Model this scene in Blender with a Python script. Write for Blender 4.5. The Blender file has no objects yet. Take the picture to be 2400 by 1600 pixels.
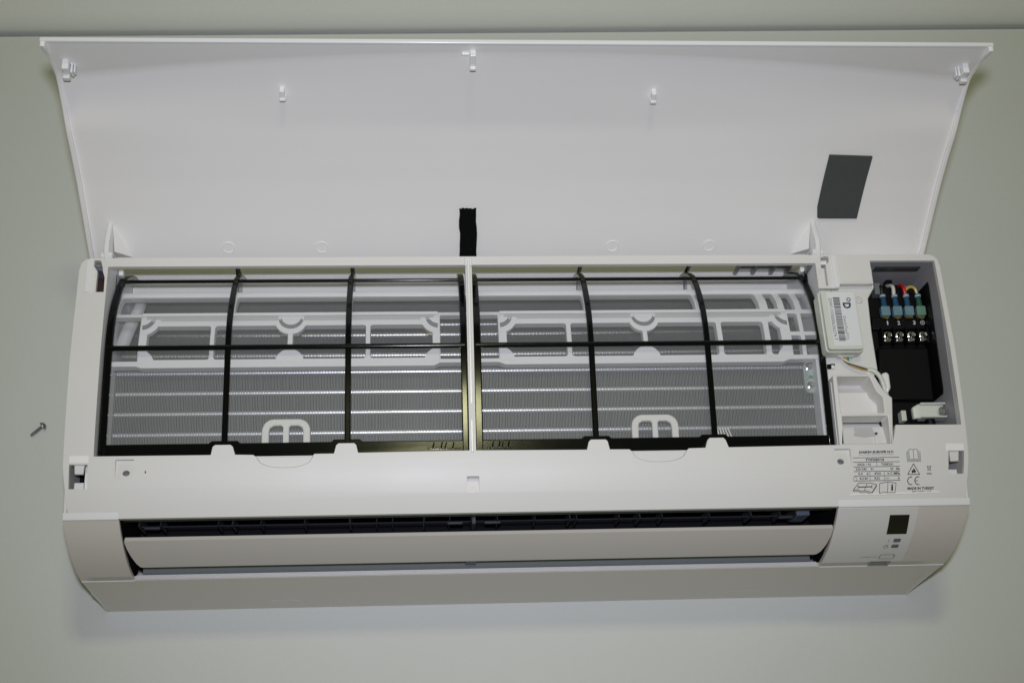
import bpy, bmesh, math, random
from mathutils import Vector, Matrix, Euler
from mathutils.geometry import delaunay_2d_cdt
random.seed(7)
S = bpy.context.scene
COL = S.collection
R = math.radians
# ------------------------------------------------------------------ camera (1 unit = 1 dm)
cam = bpy.data.cameras.new("camera"); camo = bpy.data.objects.new("camera", cam); COL.objects.link(camo)
camo.location = (-0.9099, -2.0761, 13.4518)
camo.rotation_euler = Euler((R(19.6317), R(-3.4964), R(-1.7854)), 'XYZ')
cam.sensor_width = 36; cam.lens = 36 * 3272.1 / 2400
cam.clip_start = 0.1; cam.clip_end = 500
S.camera = camo
# ------------------------------------------------------------------ room light
W = bpy.data.worlds.new("World"); S.world = W; W.use_nodes = True
bg = W.node_tree.nodes["Background"]; bg.inputs[0].default_value = (1.0, 0.98, 0.60, 1); bg.inputs[1].default_value = 0.085
def lamp(name, loc, target, size, sizey, power, colr):
    l = bpy.data.lights.new(name, 'AREA'); l.shape = 'RECTANGLE'; l.size = size; l.size_y = sizey
    l.energy = power; l.color = colr
    o = bpy.data.objects.new(name, l); COL.objects.link(o); o.location = loc
    o.rotation_euler = (Vector(target) - Vector(loc)).to_track_quat('-Z', 'Y').to_euler()
    return o
fl_ = bpy.data.lights.new("camera_flash", 'SPOT'); fl_.energy = 3400; fl_.color = (0.825, 0.84, 0.985); fl_.shadow_soft_size = 0.22
fl_.spot_size = R(74); fl_.spot_blend = 1.0
flo = bpy.data.objects.new("camera_flash", fl_); COL.objects.link(flo); flo.location = (-0.91, -1.5, 14.17)
flo.rotation_euler = (Vector((0.0, 3.0, 1.5)) - Vector(flo.location)).to_track_quat('-Z', 'Y').to_euler()
lamp("ceiling_lamp", (-0.15, 6.7, 22.0), (0, 2, 0), 2.0, 1.7, 430, (1.0, 0.98, 0.55))
S.view_settings.view_transform = 'Standard'; S.view_settings.look = 'None'
S.view_settings.exposure = 0.20; S.view_settings.gamma = 1.0
# ------------------------------------------------------------------ materials
def material(name, base, rough=0.4, metal=0.0, spec=0.5, noise=0.0, nscale=3.0, bump=0.0, bscale=60, trans=0.0, alpha=1.0, rnoise=0.0):
    m = bpy.data.materials.new(name); m.use_nodes = True
    nt = m.node_tree; b = nt.nodes["Principled BSDF"]
    b.inputs["Base Color"].default_value = (*base, 1); b.inputs["Roughness"].default_value = rough
    b.inputs["Metallic"].default_value = metal; b.inputs["Specular IOR Level"].default_value = spec
    b.inputs["Transmission Weight"].default_value = trans; b.inputs["Alpha"].default_value = alpha
    tc = nt.nodes.new("ShaderNodeTexCoord")
    if noise or rnoise:
        n = nt.nodes.new("ShaderNodeTexNoise"); n.inputs["Scale"].default_value = nscale; n.inputs["Detail"].default_value = 5
        nt.links.new(tc.outputs["Object"], n.inputs["Vector"])
        if noise:
            mix = nt.nodes.new("ShaderNodeMix"); mix.data_type = 'RGBA'
            mix.inputs[6].default_value = (*[c * (1 - noise) for c in base], 1)
            mix.inputs[7].default_value = (*[min(1, c * (1 + noise)) for c in base], 1)
            nt.links.new(n.outputs["Fac"], mix.inputs[0]); nt.links.new(mix.outputs[2], b.inputs["Base Color"])
        if rnoise:
            mr = nt.nodes.new("ShaderNodeMapRange"); mr.inputs[3].default_value = max(0.05, rough - rnoise); mr.inputs[4].default_value = rough + rnoise
            nt.links.new(n.outputs["Fac"], mr.inputs[0]); nt.links.new(mr.outputs[0], b.inputs["Roughness"])
    if bump:
        n2 = nt.nodes.new("ShaderNodeTexNoise"); n2.inputs["Scale"].default_value = bscale; n2.inputs["Detail"].default_value = 3
        bp = nt.nodes.new("ShaderNodeBump"); bp.inputs["Strength"].default_value = bump; bp.inputs["Distance"].default_value = 0.01
        nt.links.new(tc.outputs["Object"], n2.inputs["Vector"]); nt.links.new(n2.outputs["Fac"], bp.inputs["Height"]); nt.links.new(bp.outputs[0], b.inputs["Normal"])
    return m
M = {}
M['white'] = material("white_plastic", (0.738, 0.728, 0.700), 0.44, noise=0.018, nscale=1.3, rnoise=0.06, bump=0.05, bscale=90)
M['panel'] = material("panel_plastic", (0.905, 0.890, 0.870), 0.46, noise=0.016, nscale=0.8, rnoise=0.08, bump=0.05, bscale=70)
M['gloss'] = material("gloss_white_plastic", (0.82, 0.825, 0.82), 0.22, noise=0.01)
M['inner'] = material("inner_white_plastic", (0.76, 0.77, 0.78), 0.45, noise=0.02, nscale=2)
M['table'] = material("painted_board", (0.650, 0.675, 0.640), 0.6, noise=0.030, nscale=0.7, bump=0.22, bscale=18)
M['wall'] = material("painted_wall", (0.68, 0.70, 0.645), 0.75, noise=0.03, nscale=0.8, bump=0.25, bscale=16)
M['black'] = material("black_gloss_plastic", (0.0022, 0.0026, 0.003), 0.13, spec=0.26, rnoise=0.02, nscale=9)
M['matblack'] = material("matt_black_plastic", (0.0035, 0.0035, 0.0045), 0.5, spec=0.18)
M['void'] = material("dark_interior", (0.006, 0.006, 0.009), 0.7, spec=0.1)
M['darkgrey'] = material("dark_grey_plastic", (0.055, 0.058, 0.062), 0.4)
M['vane'] = material("grey_vane_plastic", (0.035, 0.038, 0.043), 0.4)
M['duct'] = material("duct_plastic", (0.17, 0.19, 0.20), 0.35)
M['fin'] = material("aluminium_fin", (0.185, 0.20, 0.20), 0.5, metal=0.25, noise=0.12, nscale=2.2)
M['tube'] = material("aluminium_collar", (0.92, 0.93, 0.97), 0.30, metal=0.55)
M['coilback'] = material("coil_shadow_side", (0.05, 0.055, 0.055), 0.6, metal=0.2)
M['steel'] = material("plated_steel", (0.62, 0.63, 0.64), 0.2, metal=1.0, noise=0.15, nscale=25)
M['darksteel'] = material("dark_zinc_steel", (0.36, 0.36, 0.355), 0.38, metal=0.9, noise=0.2, nscale=30)
M['brass'] = material("brass_tab", (0.45, 0.38, 0.16), 0.3, metal=0.9)
M['velcro'] = material("black_hook_tape", (0.006, 0.007, 0.006), 0.95, spec=0.05, bump=0.6, bscale=120)
M['foam'] = material("grey_foam_sheet", (0.078, 0.082, 0.080), 0.9, spec=0.15, noise=0.12, nscale=30, bump=0.3, bscale=90)
M['bay'] = material("grey_bay_plastic", (0.36, 0.36, 0.37), 0.5)
M['rib'] = material('grey_rib_plastic', (0.34, 0.34, 0.33), 0.5)
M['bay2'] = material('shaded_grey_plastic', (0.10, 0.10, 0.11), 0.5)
M['cream'] = material("ivory_plastic", (0.66, 0.68, 0.60), 0.35, noise=0.01)
M['sticker'] = material("white_sticker", (0.76, 0.78, 0.78), 0.3)
M['ink'] = material("black_ink", (0.015, 0.015, 0.022), 0.5)
M['greyink'] = material("grey_ink", (0.13, 0.13, 0.14), 0.5)
M['whiteink'] = material("white_ink", (0.6, 0.6, 0.6), 0.5)
M['navyink'] = material("navy_ink", (0.02, 0.02, 0.07), 0.5)
M['screen'] = material("smoked_window", (0.012, 0.012, 0.008), 0.15)
M['maroon'] = material("maroon_cavity", (0.035, 0.012, 0.012), 0.6)
M['blue2'] = material("dark_blue_sleeve", (0.025, 0.085, 0.15), 0.2, noise=0.3, nscale=14)
M['green2'] = material("dark_green_sleeve", (0.03, 0.10, 0.075), 0.2, noise=0.3, nscale=14)
M['blue'] = material("blue_sleeve", (0.15, 0.26, 0.31), 0.22, noise=0.25, nscale=12)
M['green'] = material("green_sleeve", (0.14, 0.26, 0.20), 0.22, noise=0.25, nscale=12)
M['wred'] = material("red_wire", (0.55, 0.01, 0.015), 0.35)
M['wwhite'] = material("white_wire", (0.72, 0.70, 0.62), 0.35)
M['wyellow'] = material("yellow_wire", (0.50, 0.38, 0.06), 0.35)
M['wbrown'] = material("brown_wire", (0.06, 0.03, 0.02), 0.4)
M['wgreen'] = material("green_wire", (0.02, 0.25, 0.15), 0.35)
M['wblack'] = material("black_wire", (0.01, 0.01, 0.012), 0.35)
M['greenmark'] = material("green_paint_mark", (0.05, 0.25, 0.17), 0.5)
M['clear'] = material("clear_bracket", (0.42, 0.50, 0.47), 0.12, metal=0.3)
M['insul'] = material("grey_insulation", (0.52, 0.53, 0.53), 0.6)
M['lowshell'] = material("greige_plastic", (0.68, 0.64, 0.585), 0.28, noise=0.012, nscale=1.2, bump=0.05, bscale=80)
M['flap'] = material("greige_flap_plastic", (0.61, 0.575, 0.53), 0.26, noise=0.012, nscale=1.2)
M['film'] = material('film_glint_white', (0.97, 0.95, 0.88), 0.3)  # flash glint along the film edge, put into the base colour
M['cover2'] = material("display_cover_plastic", (0.74, 0.73, 0.71), 0.25)
# fine woven net: a half open sheet, its thread pattern procedural
mm = bpy.data.materials.new("filter_net"); mm.use_nodes = True; nt = mm.node_tree; b = nt.nodes["Principled BSDF"]
b.inputs["Base Color"].default_value = (0.72, 0.73, 0.73, 1); b.inputs["Roughness"].default_value = 0.5
tr = nt.nodes.new("ShaderNodeBsdfTransparent"); mx = nt.nodes.new("ShaderNodeMixShader")
tc = nt.nodes.new("ShaderNodeTexCoord"); nz = nt.nodes.new("ShaderNodeTexNoise"); nz.inputs["Scale"].default_value = 1.4
mp = nt.nodes.new("ShaderNodeMapRange"); mp.inputs[3].default_value = 0.11; mp.inputs[4].default_value = 0.17
nt.links.new(tc.outputs["Object"], nz.inputs["Vector"]); nt.links.new(nz.outputs["Fac"], mp.inputs[0]); nt.links.new(mp.outputs[0], mx.inputs[0])
nt.links.new(tr.outputs[0], mx.inputs[1]); nt.links.new(b.outputs[0], mx.inputs[2]); nt.links.new(mx.outputs[0], nt.nodes["Material Output"].inputs[0])
M['net'] = mm
# ------------------------------------------------------------------ helpers
def lerp_table(T, a, i, o):
    """interpolate column o against column i of table T"""
    T = sorted(T, key=lambda p: p[i])
    if a <= T[0][i]: return T[0][o]
    for p, q in zip(T[:-1], T[1:]):
        if a <= q[i]:
            t = (a - p[i]) / (q[i] - p[i]); return p[o] + t * (q[o] - p[o])
    return T[-1][o]
def obj(name, bm, mat, parent=None, smooth=30, bevel=0.0, seg=2):
    me = bpy.data.meshes.new(name)
    bmesh.ops.recalc_face_normals(bm, faces=bm.faces) if bm.faces and all(len(e.link_faces) == 2 for e in bm.edges) else None
    for f in bm.faces: f.smooth = smooth > 0
    if smooth > 0:
        for e in bm.edges:
            if len(e.link_faces) == 2 and e.calc_face_angle(0) > R(smooth): e.smooth = False
    bm.to_mesh(me); bm.free(); me.materials.append(mat)
    o = bpy.data.objects.new(name, me); COL.objects.link(o)
    if parent: o.parent = parent
    if bevel:
        md = o.modifiers.new("edge_rounding", 'BEVEL'); md.width = bevel; md.segments = seg; md.limit_method = 'ANGLE'; md.angle_limit = R(50)
        md.harden_normals = False
    return o
def empty(name, loc=(0, 0, 0), parent=None):
    o = bpy.data.objects.new(name, None); o.empty_display_size = 0.2; COL.objects.link(o); o.location = loc
    if parent: o.parent = parent
    return o
def nb(): return bmesh.new()
def box(bm, a, b_):
    x0, y0, z0 = a; x1, y1, z1 = b_
    v = [bm.verts.new(p) for p in ((x0,y0,z0),(x1,y0,z0),(x1,y1,z0),(x0,y1,z0),(x0,y0,z1),(x1,y0,z1),(x1,y1,z1),(x0,y1,z1))]
    for f in ((3,2,1,0),(4,5,6,7),(0,1,5,4),(1,2,6,5),(2,3,7,6),(3,0,4,7)): bm.faces.new([v[i] for i in f])
    return bm
def prism(bm, poly, x0, x1):
    """extrude a closed (Y,Z) polygon from x0 to x1"""
    a = [bm.verts.new((x0, y, z)) for y, z in poly]; c = [bm.verts.new((x1, y, z)) for y, z in poly]
    n = len(poly)
    bm.faces.new(a[::-1]); bm.faces.new(c)
    for i in range(n): bm.faces.new((a[i], a[(i+1) % n], c[(i+1) % n], c[i]))
    bmesh.ops.recalc_face_normals(bm, faces=bm.faces)
    return bm
def prism_z(bm, poly, z0, z1):
    a = [bm.verts.new((x, y, z0)) for x, y in poly]; c = [bm.verts.new((x, y, z1)) for x, y in poly]
    n = len(poly)
    bm.faces.new(a[::-1]); bm.faces.new(c)
    for i in range(n): bm.faces.new((a[i], a[(i+1) % n], c[(i+1) % n], c[i]))
    bmesh.ops.recalc_face_normals(bm, faces=bm.faces)
    return bm
def smooth_path(pts, n=6):
    P = [Vector(p) for p in pts]
    if len(P) < 3: return P
    out = []
    for i in range(len(P) - 1):
        p0 = P[max(0, i-1)]; p1 = P[i]; p2 = P[i+1]; p3 = P[min(len(P)-1, i+2)]
        for k in range(n):
            t = k / n
            out.append(0.5 * ((2*p1) + (p2-p0)*t + (2*p0-5*p1+4*p2-p3)*t*t + (3*p1-p0-3*p2+p3)*t**3))
    out.append(P[-1]); return out
def tube(bm, pts, r, sides=8, smooth=True, r2=None, closed=False):
    P = smooth_path(pts) if smooth else [Vector(p) for p in pts]
    rings = []; n = len(P)
    up = None
    for i, p in enumerate(P):
        if closed: d = (P[(i+1) % n] - P[i-1])
        else: d = (P[min(n-1, i+1)] - P[max(0, i-1)])
        d.normalize()
        if up is None:
            up = d.orthogonal().normalized()
        up = (up - d * up.dot(d)).normalized(); s = d.cross(up)
        rr = r if r2 is None else r + (r2 - r) * i / (n - 1)
        rings.append([bm.verts.new(p + (up * math.cos(2*math.pi*k/sides) + s * math.sin(2*math.pi*k/sides)) * rr) for k in range(sides)])
    m = n if closed else n - 1
    for i in range(m):
        a, c = rings[i], rings[(i+1) % n]
        for k in range(sides): bm.faces.new((a[k], a[(k+1) % sides], c[(k+1) % sides], c[k]))
    if not closed:
        bm.faces.new(rings[0][::-1]); bm.faces.new(rings[-1])
    return bm
def lathe(bm, prof, base, axis=(0, 0, 1), sides=20):
    """prof: (radius, height) along axis from base"""
    ax = Vector(axis).normalized(); u = ax.orthogonal().normalized(); w = ax.cross(u); base = Vector(base)
    rings = []
    for r, h in prof:
        if r < 1e-6: rings.append([bm.verts.new(base + ax * h)])
        else: rings.append([bm.verts.new(base + ax*h + (u*math.cos(2*math.pi*k/sides) + w*math.sin(2*math.pi*k/sides))*r) for k in range(sides)])
    for a, c in zip(rings[:-1], rings[1:]):
        for k in range(sides):
            k2 = (k+1) % sides
            if len(a) == 1 and len(c) == 1: continue
            if len(a) == 1: bm.faces.new((a[0], c[k2], c[k]))
            elif len(c) == 1: bm.faces.new((a[k], a[k2], c[0]))
            else: bm.faces.new((a[k], a[k2], c[k2], c[k]))
    for rg, rev in ((rings[0], True), (rings[-1], False)):
        if len(rg) > 1: bm.faces.new(rg[::-1] if rev else rg)
    bmesh.ops.recalc_face_normals(bm, faces=bm.faces)
    return bm
def rect(x0, y0, x1, y1, r=0.0, n=4):
    if r <= 0: return [(x0, y0), (x1, y0), (x1, y1), (x0, y1)]
    out = []
    for cx, cy, a0 in ((x1-r, y0+r, -90), (x1-r, y1-r, 0), (x0+r, y1-r, 90), (x0+r, y0+r, 180)):
        for k in range(n+1):
            a = R(a0 + 90*k/n); out.append((cx + r*math.cos(a), cy + r*math.sin(a)))
    return out
def disc(cx, cy, r, n=28, ry=None):
    return [(cx + r*math.cos(2*math.pi*k/n), cy + (ry or r)*math.sin(2*math.pi*k/n)) for k in range(n)]
def inpoly(p, poly):
    x, y = p; c = False; j = len(poly) - 1
    for i in range(len(poly)):
        xi, yi = poly[i]; xj, yj = poly[j]
        if (yi > y) != (yj > y) and x < (xj-xi)*(y-yi)/(yj-yi) + xi: c = not c
        j = i
    return c
def sheet(bm, outer, holes, mapf, offf, thick, rows=(), adds=()):
    """a plate cut to an outline with holes (adds are filled back in), laid on a curved surface and given thickness"""
    V, E = [], []
    def loop(poly):
        s = len(V); V.extend(Vector(p) for p in poly)
        E.extend((s+i, s+(i+1) % len(poly)) for i in range(len(poly)))
    loop(outer)
    for h in holes: loop(h)
    for h in adds: loop(h)
    xs = [p[0] for p in outer]; ys = [p[1] for p in outer]
    for r_ in rows:
        if min(ys) < r_ < max(ys):
            s = len(V); V.extend((Vector((min(xs), r_)), Vector((max(xs), r_)))); E.append((s, s+1))
    v2, e2, f2, *_ = delaunay_2d_cdt(V, E, [], 0, 1e-5)
    keep = []
    for f in f2:
        c = (sum(v2[i][0] for i in f)/3, sum(v2[i][1] for i in f)/3)
        if not inpoly(c, outer): continue
        if any(inpoly(c, h) for h in holes) and not any(inpoly(c, a) for a in adds): continue
        keep.append(tuple(f))
    used = sorted({i for f in keep for i in f})
    top = {i: bm.verts.new(mapf(v2[i][0], v2[i][1])) for i in used}
    bot = {i: bm.verts.new(Vector(mapf(v2[i][0], v2[i][1])) + Vector(offf(v2[i][0], v2[i][1]))*thick) for i in used}
    cnt = {}
    for f in keep:
        a, b_, c = f
        bm.faces.new((top[a], top[b_], top[c])); bm.faces.new((bot[c], bot[b_], bot[a]))
        for e in ((a, b_), (b_, c), (c, a)):
            k = tuple(sorted(e)); cnt.setdefault(k, []).append(e)
    for k, es in cnt.items():
        if len(es) == 1:
            a, b_ = es[0]
            bm.faces.new((top[b_], top[a], bot[a], bot[b_]))
    bmesh.ops.dissolve_limit(bm, angle_limit=R(0.15), verts=bm.verts, edges=bm.edges, delimit={'NORMAL'})
    return bm
FONT = None
def text_polys(txt, size, bold=0.0, shear=0.0, spacing=1.0):
    """flat lettering as a mesh in its own plane"""
    cu = bpy.data.curves.new("t", 'FONT'); cu.body = txt; cu.size = size; cu.offset = bold; cu.shear = shear; cu.space_character = spacing
    cu.resolution_u = 2
    o = bpy.data.objects.new("t", cu); COL.objects.link(o)
    bpy.context.view_layer.update()
    me = bpy.data.meshes.new_from_object(o.evaluated_get(bpy.context.evaluated_depsgraph_get()))
    vs = [(v.co.x, v.co.y) for v in me.vertices]; fs = [tuple(p.vertices) for p in me.polygons]
    bpy.data.objects.remove(o); bpy.data.curves.remove(cu); bpy.data.meshes.remove(me)
    return vs, fs
def add_text(bm, txt, x0, y0, width, height, mapf, bold=0.0, shear=0.0, rot=0.0):
    """fit txt into width x height with its lower left at (x0,y0) (before rot about that point), on mapf"""
    vs, fs = text_polys(txt, 1.0, bold, shear)
    if not vs: return
    ax = min(v[0] for v in vs); bx = max(v[0] for v in vs); ay = min(v[1] for v in vs); by = max(v[1] for v in vs)
    cs, sn = math.cos(rot), math.sin(rot)
    nv = []
    for x, y in vs:
        u = (x-ax)/(bx-ax)*width; w = (y-ay)/(by-ay)*height
        nv.append(bm.verts.new(mapf(x0 + u*cs - w*sn, y0 + u*sn + w*cs)))
    for f in fs:
        try: bm.faces.new([nv[i] for i in f])
        except ValueError: pass
def add_poly(bm, pts, mapf):
    bm.faces.new([bm.verts.new(mapf(*p)) for p in pts])
def add_line(bm, p, q, w, mapf):
    d = Vector((q[0]-p[0], q[1]-p[1])); n = Vector((-d.y, d.x)).normalized()*w/2
    add_poly(bm, [(p[0]-n.x, p[1]-n.y), (q[0]-n.x, q[1]-n.y), (q[0]+n.x, q[1]+n.y), (p[0]+n.x, p[1]+n.y)], mapf)
def add_path(bm, pts, w, mapf, closed=False):
    P = list(pts) + ([pts[0]] if closed else [])
    for a, c in zip(P[:-1], P[1:]): add_line(bm, a, c, w, mapf)
down = lambda u, v: (0, 0, -1)
# ------------------------------------------------------------------ the setting: board and wall
bm = nb(); box(bm, (-30, -24, -0.6), (30, 6.30, 0)); o = obj("table_top", bm, M['table'], bevel=0.02); o['kind'] = 'structure'
o.rotation_euler = (0, 0, R(0.9)); o.location = (0, 0.05, 0)
# backboard behind the board, face shaped to catch the flash above a dark seam
wp = [(6.40, -2.0), (6.345, -0.5), (6.345, -0.02)]
for k in range(1, 11):
    t = R(56*k/10); wp.append((6.345 + 0.30*(1-math.cos(t)), -0.02 + 0.30*math.sin(t)))
wp += [(9.5, 2.35), (9.5, -2.0)]
bm = nb(); prism(bm, wp, -30, 30); o = obj("backboard", bm, M['wall'], smooth=40); o['kind'] = 'structure'
o.rotation_euler = (0, 0, R(0.9)); o.location = (0, 0.05, 0)
# ------------------------------------------------------------------ the unit
AC = empty("air_conditioner")
AC['label'] = "white wall split air conditioner lying on its back with front panel open"; AC['category'] = "air conditioner"
FACE = [(0.508, 1.864), (0.55, 1.882), (0.60, 1.903), (0.67, 1.93), (0.75, 1.955), (0.85, 1.978), (0.95, 1.993), (1.1, 2.008), (1.3, 2.018), (1.6, 2.022), (1.9, 2.02), (2.2, 2.0), (2.5, 1.976), (2.82, 1.95)]
fz = lambda y: lerp_table(FACE, y, 0, 1)
def onface(h=0.0): return lambda x, y: (x, y, fz(y) + h)
XL, XR, XC = -3.603, 2.716, -0.445
# --- front cover, the upper part of the housing
outer = [(-3.80, 0.512), (3.80, 0.512), (3.815, 0.60), (3.83, 0.74), (3.85, 0.92), (3.855, 1.8), (3.85, 2.70), (3.835, 2.77), (3.80, 2.808), (3.74, 2.82), (-3.74, 2.82), (-3.80, 2.808), (-3.835, 2.77), (-3.85, 2.70), (-3.855, 1.8), (-3.85, 0.92), (-3.83, 0.74), (-3.815, 0.60)]
h1 = [(XL, 1.012), (-2.640, 1.010), (-2.626, 1.078), (-2.606, 1.094), (-2.478, 1.094), (-2.460, 1.078), (-2.440, 1.010), (-2.289, 1.006), (-2.259, 0.986),
      (-1.800, 0.986), (-1.777, 1.008), (-1.615, 1.008), (-1.597, 1.078), (-1.578, 1.094), (-1.447, 1.094), (-1.430, 1.078), (-1.414, 1.012), (-0.474, 1.018), (-0.474, 2.735), (XL, 2.735)]
h2 = [(-0.418, 1.018), (0.528, 1.010), (0.546, 1.080), (0.565, 1.096), (0.690, 1.096), (0.707, 1.080), (0.723, 1.010), (0.890, 1.008), (0.915, 0.990),
      (1.382, 0.990), (1.405, 1.010), (1.551, 1.012), (1.572, 1.080), (1.590, 1.097), (1.708, 1.097), (1.726, 1.080), (1.751, 1.014), (2.716, 1.020),
      (3.190, 1.022), (3.232, 1.190), (3.815, 1.185), (3.808, 2.755), (3.205, 2.757), (3.205, 2.525), (2.90, 2.525), (2.885, 2.482), (2.700, 2.482), (2.700, 2.735), (-0.418, 2.735)]
slotL = [(-3.80, 0.747), (-3.645, 0.747), (-3.650, 0.945), (-3.800, 0.947)]
slotR = [(3.660, 0.760), (3.795, 0.760), (3.815, 0.956), (3.676, 0.957)]
sqL = rect(-3.424, 0.827, -3.269, 0.984, 0.012); sqR = rect(2.668, 0.830, 2.812, 0.987, 0.012)
csl = rect(-0.500, 0.666, -0.396, 0.802, 0.006)
hgL = [(-3.725, 2.80), (-3.67, 2.795), (-3.650, 2.73), (-3.645, 2.69), (-3.625, 2.63), (-3.622, 2.49), (-3.692, 2.49), (-3.692, 2.69), (-3.725, 2.74)]
hgR = [(2.752, 2.79), (2.79, 2.803), (2.828, 2.80), (2.826, 2.75), (2.806, 2.728), (2.792, 2.715), (2.790, 2.505), (2.725, 2.505), (2.722, 2.635), (2.748, 2.69), (2.748, 2.735)]
def arc_hole(cx, x0, x1, ytop, ybot, n=16):
    pts = []
    for k in range(n+1):
        t = k/n; x = x0 + (x1-x0)*t; s = 2*t - 1
        pts.append((x, ytop - (ytop-ybot)*math.sqrt(max(0, 1 - abs(s)**2.3))))
    return pts
arc1 = arc_hole(-2.02, -2.262, -1.790, 0.9855, 0.895); arc2 = arc_hole(1.14, 0.912, 1.386, 0.9895, 0.898)
bm = nb()
sheet(bm, outer, [h1, h2, slotL, slotR, sqL, sqR, csl, hgL, hgR, arc1[:], arc2[:]], onface(), down, 0.055, rows=[p[0] for p in FACE])
cover = obj("front_cover", bm, M['white'], AC, smooth=25, bevel=0.010)
# finger recesses, sensor seats, slots and sockets of the cover
for arc in (arc1, arc2):
    cx = sum(p[0] for p in arc)/len(arc); cy = arc[0][1]
    a2 = [(cx + (x-cx)*0.985, cy + (y-cy)*0.965 + 0.0) for x, y in arc]
    bm = nb(); sheet(bm, a2, [], onface(-0.004), down, 0.03, rows=[0.93, 0.96]); obj("finger_recess", bm, M['white'], cover, bevel=0.003)
    bm = nb(); sheet(bm, [(cx-.27, .87), (cx+.27, .87), (cx+.27, .984), (cx-.27, .984)], [], onface(-0.06), down, 0.01); obj("recess_backing", bm, M['inner'], cover)
for x0, x1, y0, y1, hx, hy in ((-3.424, -3.269, 0.827, 0.984, -3.335, 0.872), (2.668, 2.812, 0.830, 0.987, 2.724, 0.880)):
    bm = nb()
    sheet(bm, rect(x0, y0, x1, y1), [disc(hx, hy, 0.029, ry=0.024)], lambda x, y: (x, y, fz(y) - 0.002 - 0.22*(y-y0)), down, 0.04, rows=[.87, .92])
    s = obj("screw_seat", bm, M['white'], cover, bevel=0.004)
    bm = nb(); lathe(bm, [(0.0, 0), (0.032, 0), (0.032, 0.01), (0, 0.012)], (hx, hy, fz(hy) - 0.075)); obj("screw_well", bm, M['duct'], cover)
bm = nb()   # slot for the panel's middle latch
prism(bm, [(0.655, fz(.655) - .05), (0.675, fz(.66) - 0.012), (0.70, fz(.7) - 0.035), (0.815, fz(.81) - 0.09), (0.815, fz(.81) - .14), (0.655, fz(.66) - .14)], -0.52, -0.378)
obj("latch_socket", bm, M['panel'], cover, bevel=0.004)
for sx, pts, c in ((-1, slotL, -3.72), (1, slotR, 3.735)):
    bm = nb(); box(bm, (min(p[0] for p in pts)-.02, 0.70, 1.50), (max(p[0] for p in pts)+.02, 1.0, 1.515)); obj("socket_floor", bm, M['void'], cover)
    # latch tongue and catch inside each corner socket
    bm = nb()
    sheet(bm, [(c-.045, .985), (c+.045, .985), (c+.032, .872), (c-.038, .872)], [], onface(-0.025), down, 0.03); obj("latch_tongue", bm, M['white'], cover, bevel=0.004)
    bm = nb(); box(bm, (c-.05, 0.755, 1.72), (c+.03, 0.815, 1.90)); obj("latch_catch", bm, M['inner'], cover, bevel=0.006)
    x0 = min(p[0] for p in pts); x1 = max(p[0] for p in pts)
    bm = nb(); sheet(bm, rect(x0-.004, 0.957, x1+.004, 1.018), [], onface(0.0025), down, 0.012); obj("latch_plate", bm, M['panel'], cover, bevel=0.004)
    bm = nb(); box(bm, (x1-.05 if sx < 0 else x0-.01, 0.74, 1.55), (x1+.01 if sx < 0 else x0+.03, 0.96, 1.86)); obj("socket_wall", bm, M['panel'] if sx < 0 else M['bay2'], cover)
# hinge pockets
for pts, mt in ((hgL, 'maroon'), (hgR, 'void')):
    x0 = min(p[0] for p in pts); x1 = max(p[0] for p in pts)
    bm = nb(); box(bm, (x0-.03 - (.13 if mt == 'maroon' else 0), 2.55, 1.60), (x1+.02 + (.13 if mt != 'maroon' else 0), 2.80, 1.62)); obj("pocket_floor", bm, M[mt], cover)
    bm = nb(); box(bm, (x0-.03 - (.10 if mt == 'maroon' else 0), 2.765, 1.60), (x1-.005 + (.10 if mt != 'maroon' else 0), 2.815, 1.80)); obj("pocket_step", bm, M['duct'], cover, bevel=0.01)
    bm = nb(); box(bm, (x1+.004, 2.48, 1.42), (x1+.012, 2.80, 1.93)); obj("pocket_wall", bm, M['insul'], cover)
bm = nb(); sheet(bm, rect(-3.782, 2.485, -3.728, 2.806, .01), [], onface(0.014), down, 0.03, rows=[2.6, 2.7]); obj("cover_rib", bm, M['gloss'], cover, bevel=0.008)
bm = nb(); sheet(bm, rect(2.845, 2.488, 2.885, 2.806, .01), [], onface(0.014), down, 0.03, rows=[2.6, 2.7]); obj("cover_rib", bm, M['gloss'], cover, bevel=0.008)
bm = nb(); sheet(bm, rect(2.91, 2.545, 3.200, 2.80, .01), [], onface(0.006), down, 0.03, rows=[2.6, 2.7]); obj("cover_step", bm, M['white'], cover, bevel=0.006)
# left and right cheeks, back chassis, top wall
side = [(0.037, 0.0), (0.042, 0.084), (0.139, 1.077), (0.46, 1.76), (0.508, 1.858), (0.75, 1.90), (1.0, 1.94), (1.9, 1.965), (2.5, 1.925), (2.80, 1.895), (2.86, 1.6), (2.94, 1.3), (3.06, 0.95), (3.08, 0.0)]
for x0, x1 in ((-3.85, -3.822), (3.822, 3.85)):
    bm = nb(); prism(bm, side, x0, x1); obj("side_cheek", bm, M['white'], AC, bevel=0.008)
for x0, x1 in ((-3.868, -3.8515), (3.8515, 3.868)):   # rear plate edge seen behind the lower corners
    bm = nb(); prism(bm, [(0.075, 0.0), (0.10, 0.55), (0.19, 1.02), (0.30, 1.25), (0.60, 1.3), (0.7, 0.0)], x0, x1); obj("mounting_edge", bm, M['cream'], AC)
bm = nb(); box(bm, (-3.82, 0.06, 0.001), (3.82, 2.88, 0.16)); obj("back_chassis", bm, M['inner'], AC)
bm = nb(); prism(bm, [(3.08, 0.0), (3.08, 0.95), (3.06, 0.955), (2.85, 0.90), (2.85, 0.0)], -3.60, 2.714); rear = obj("rear_wall", bm, M['panel'], AC)
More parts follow.
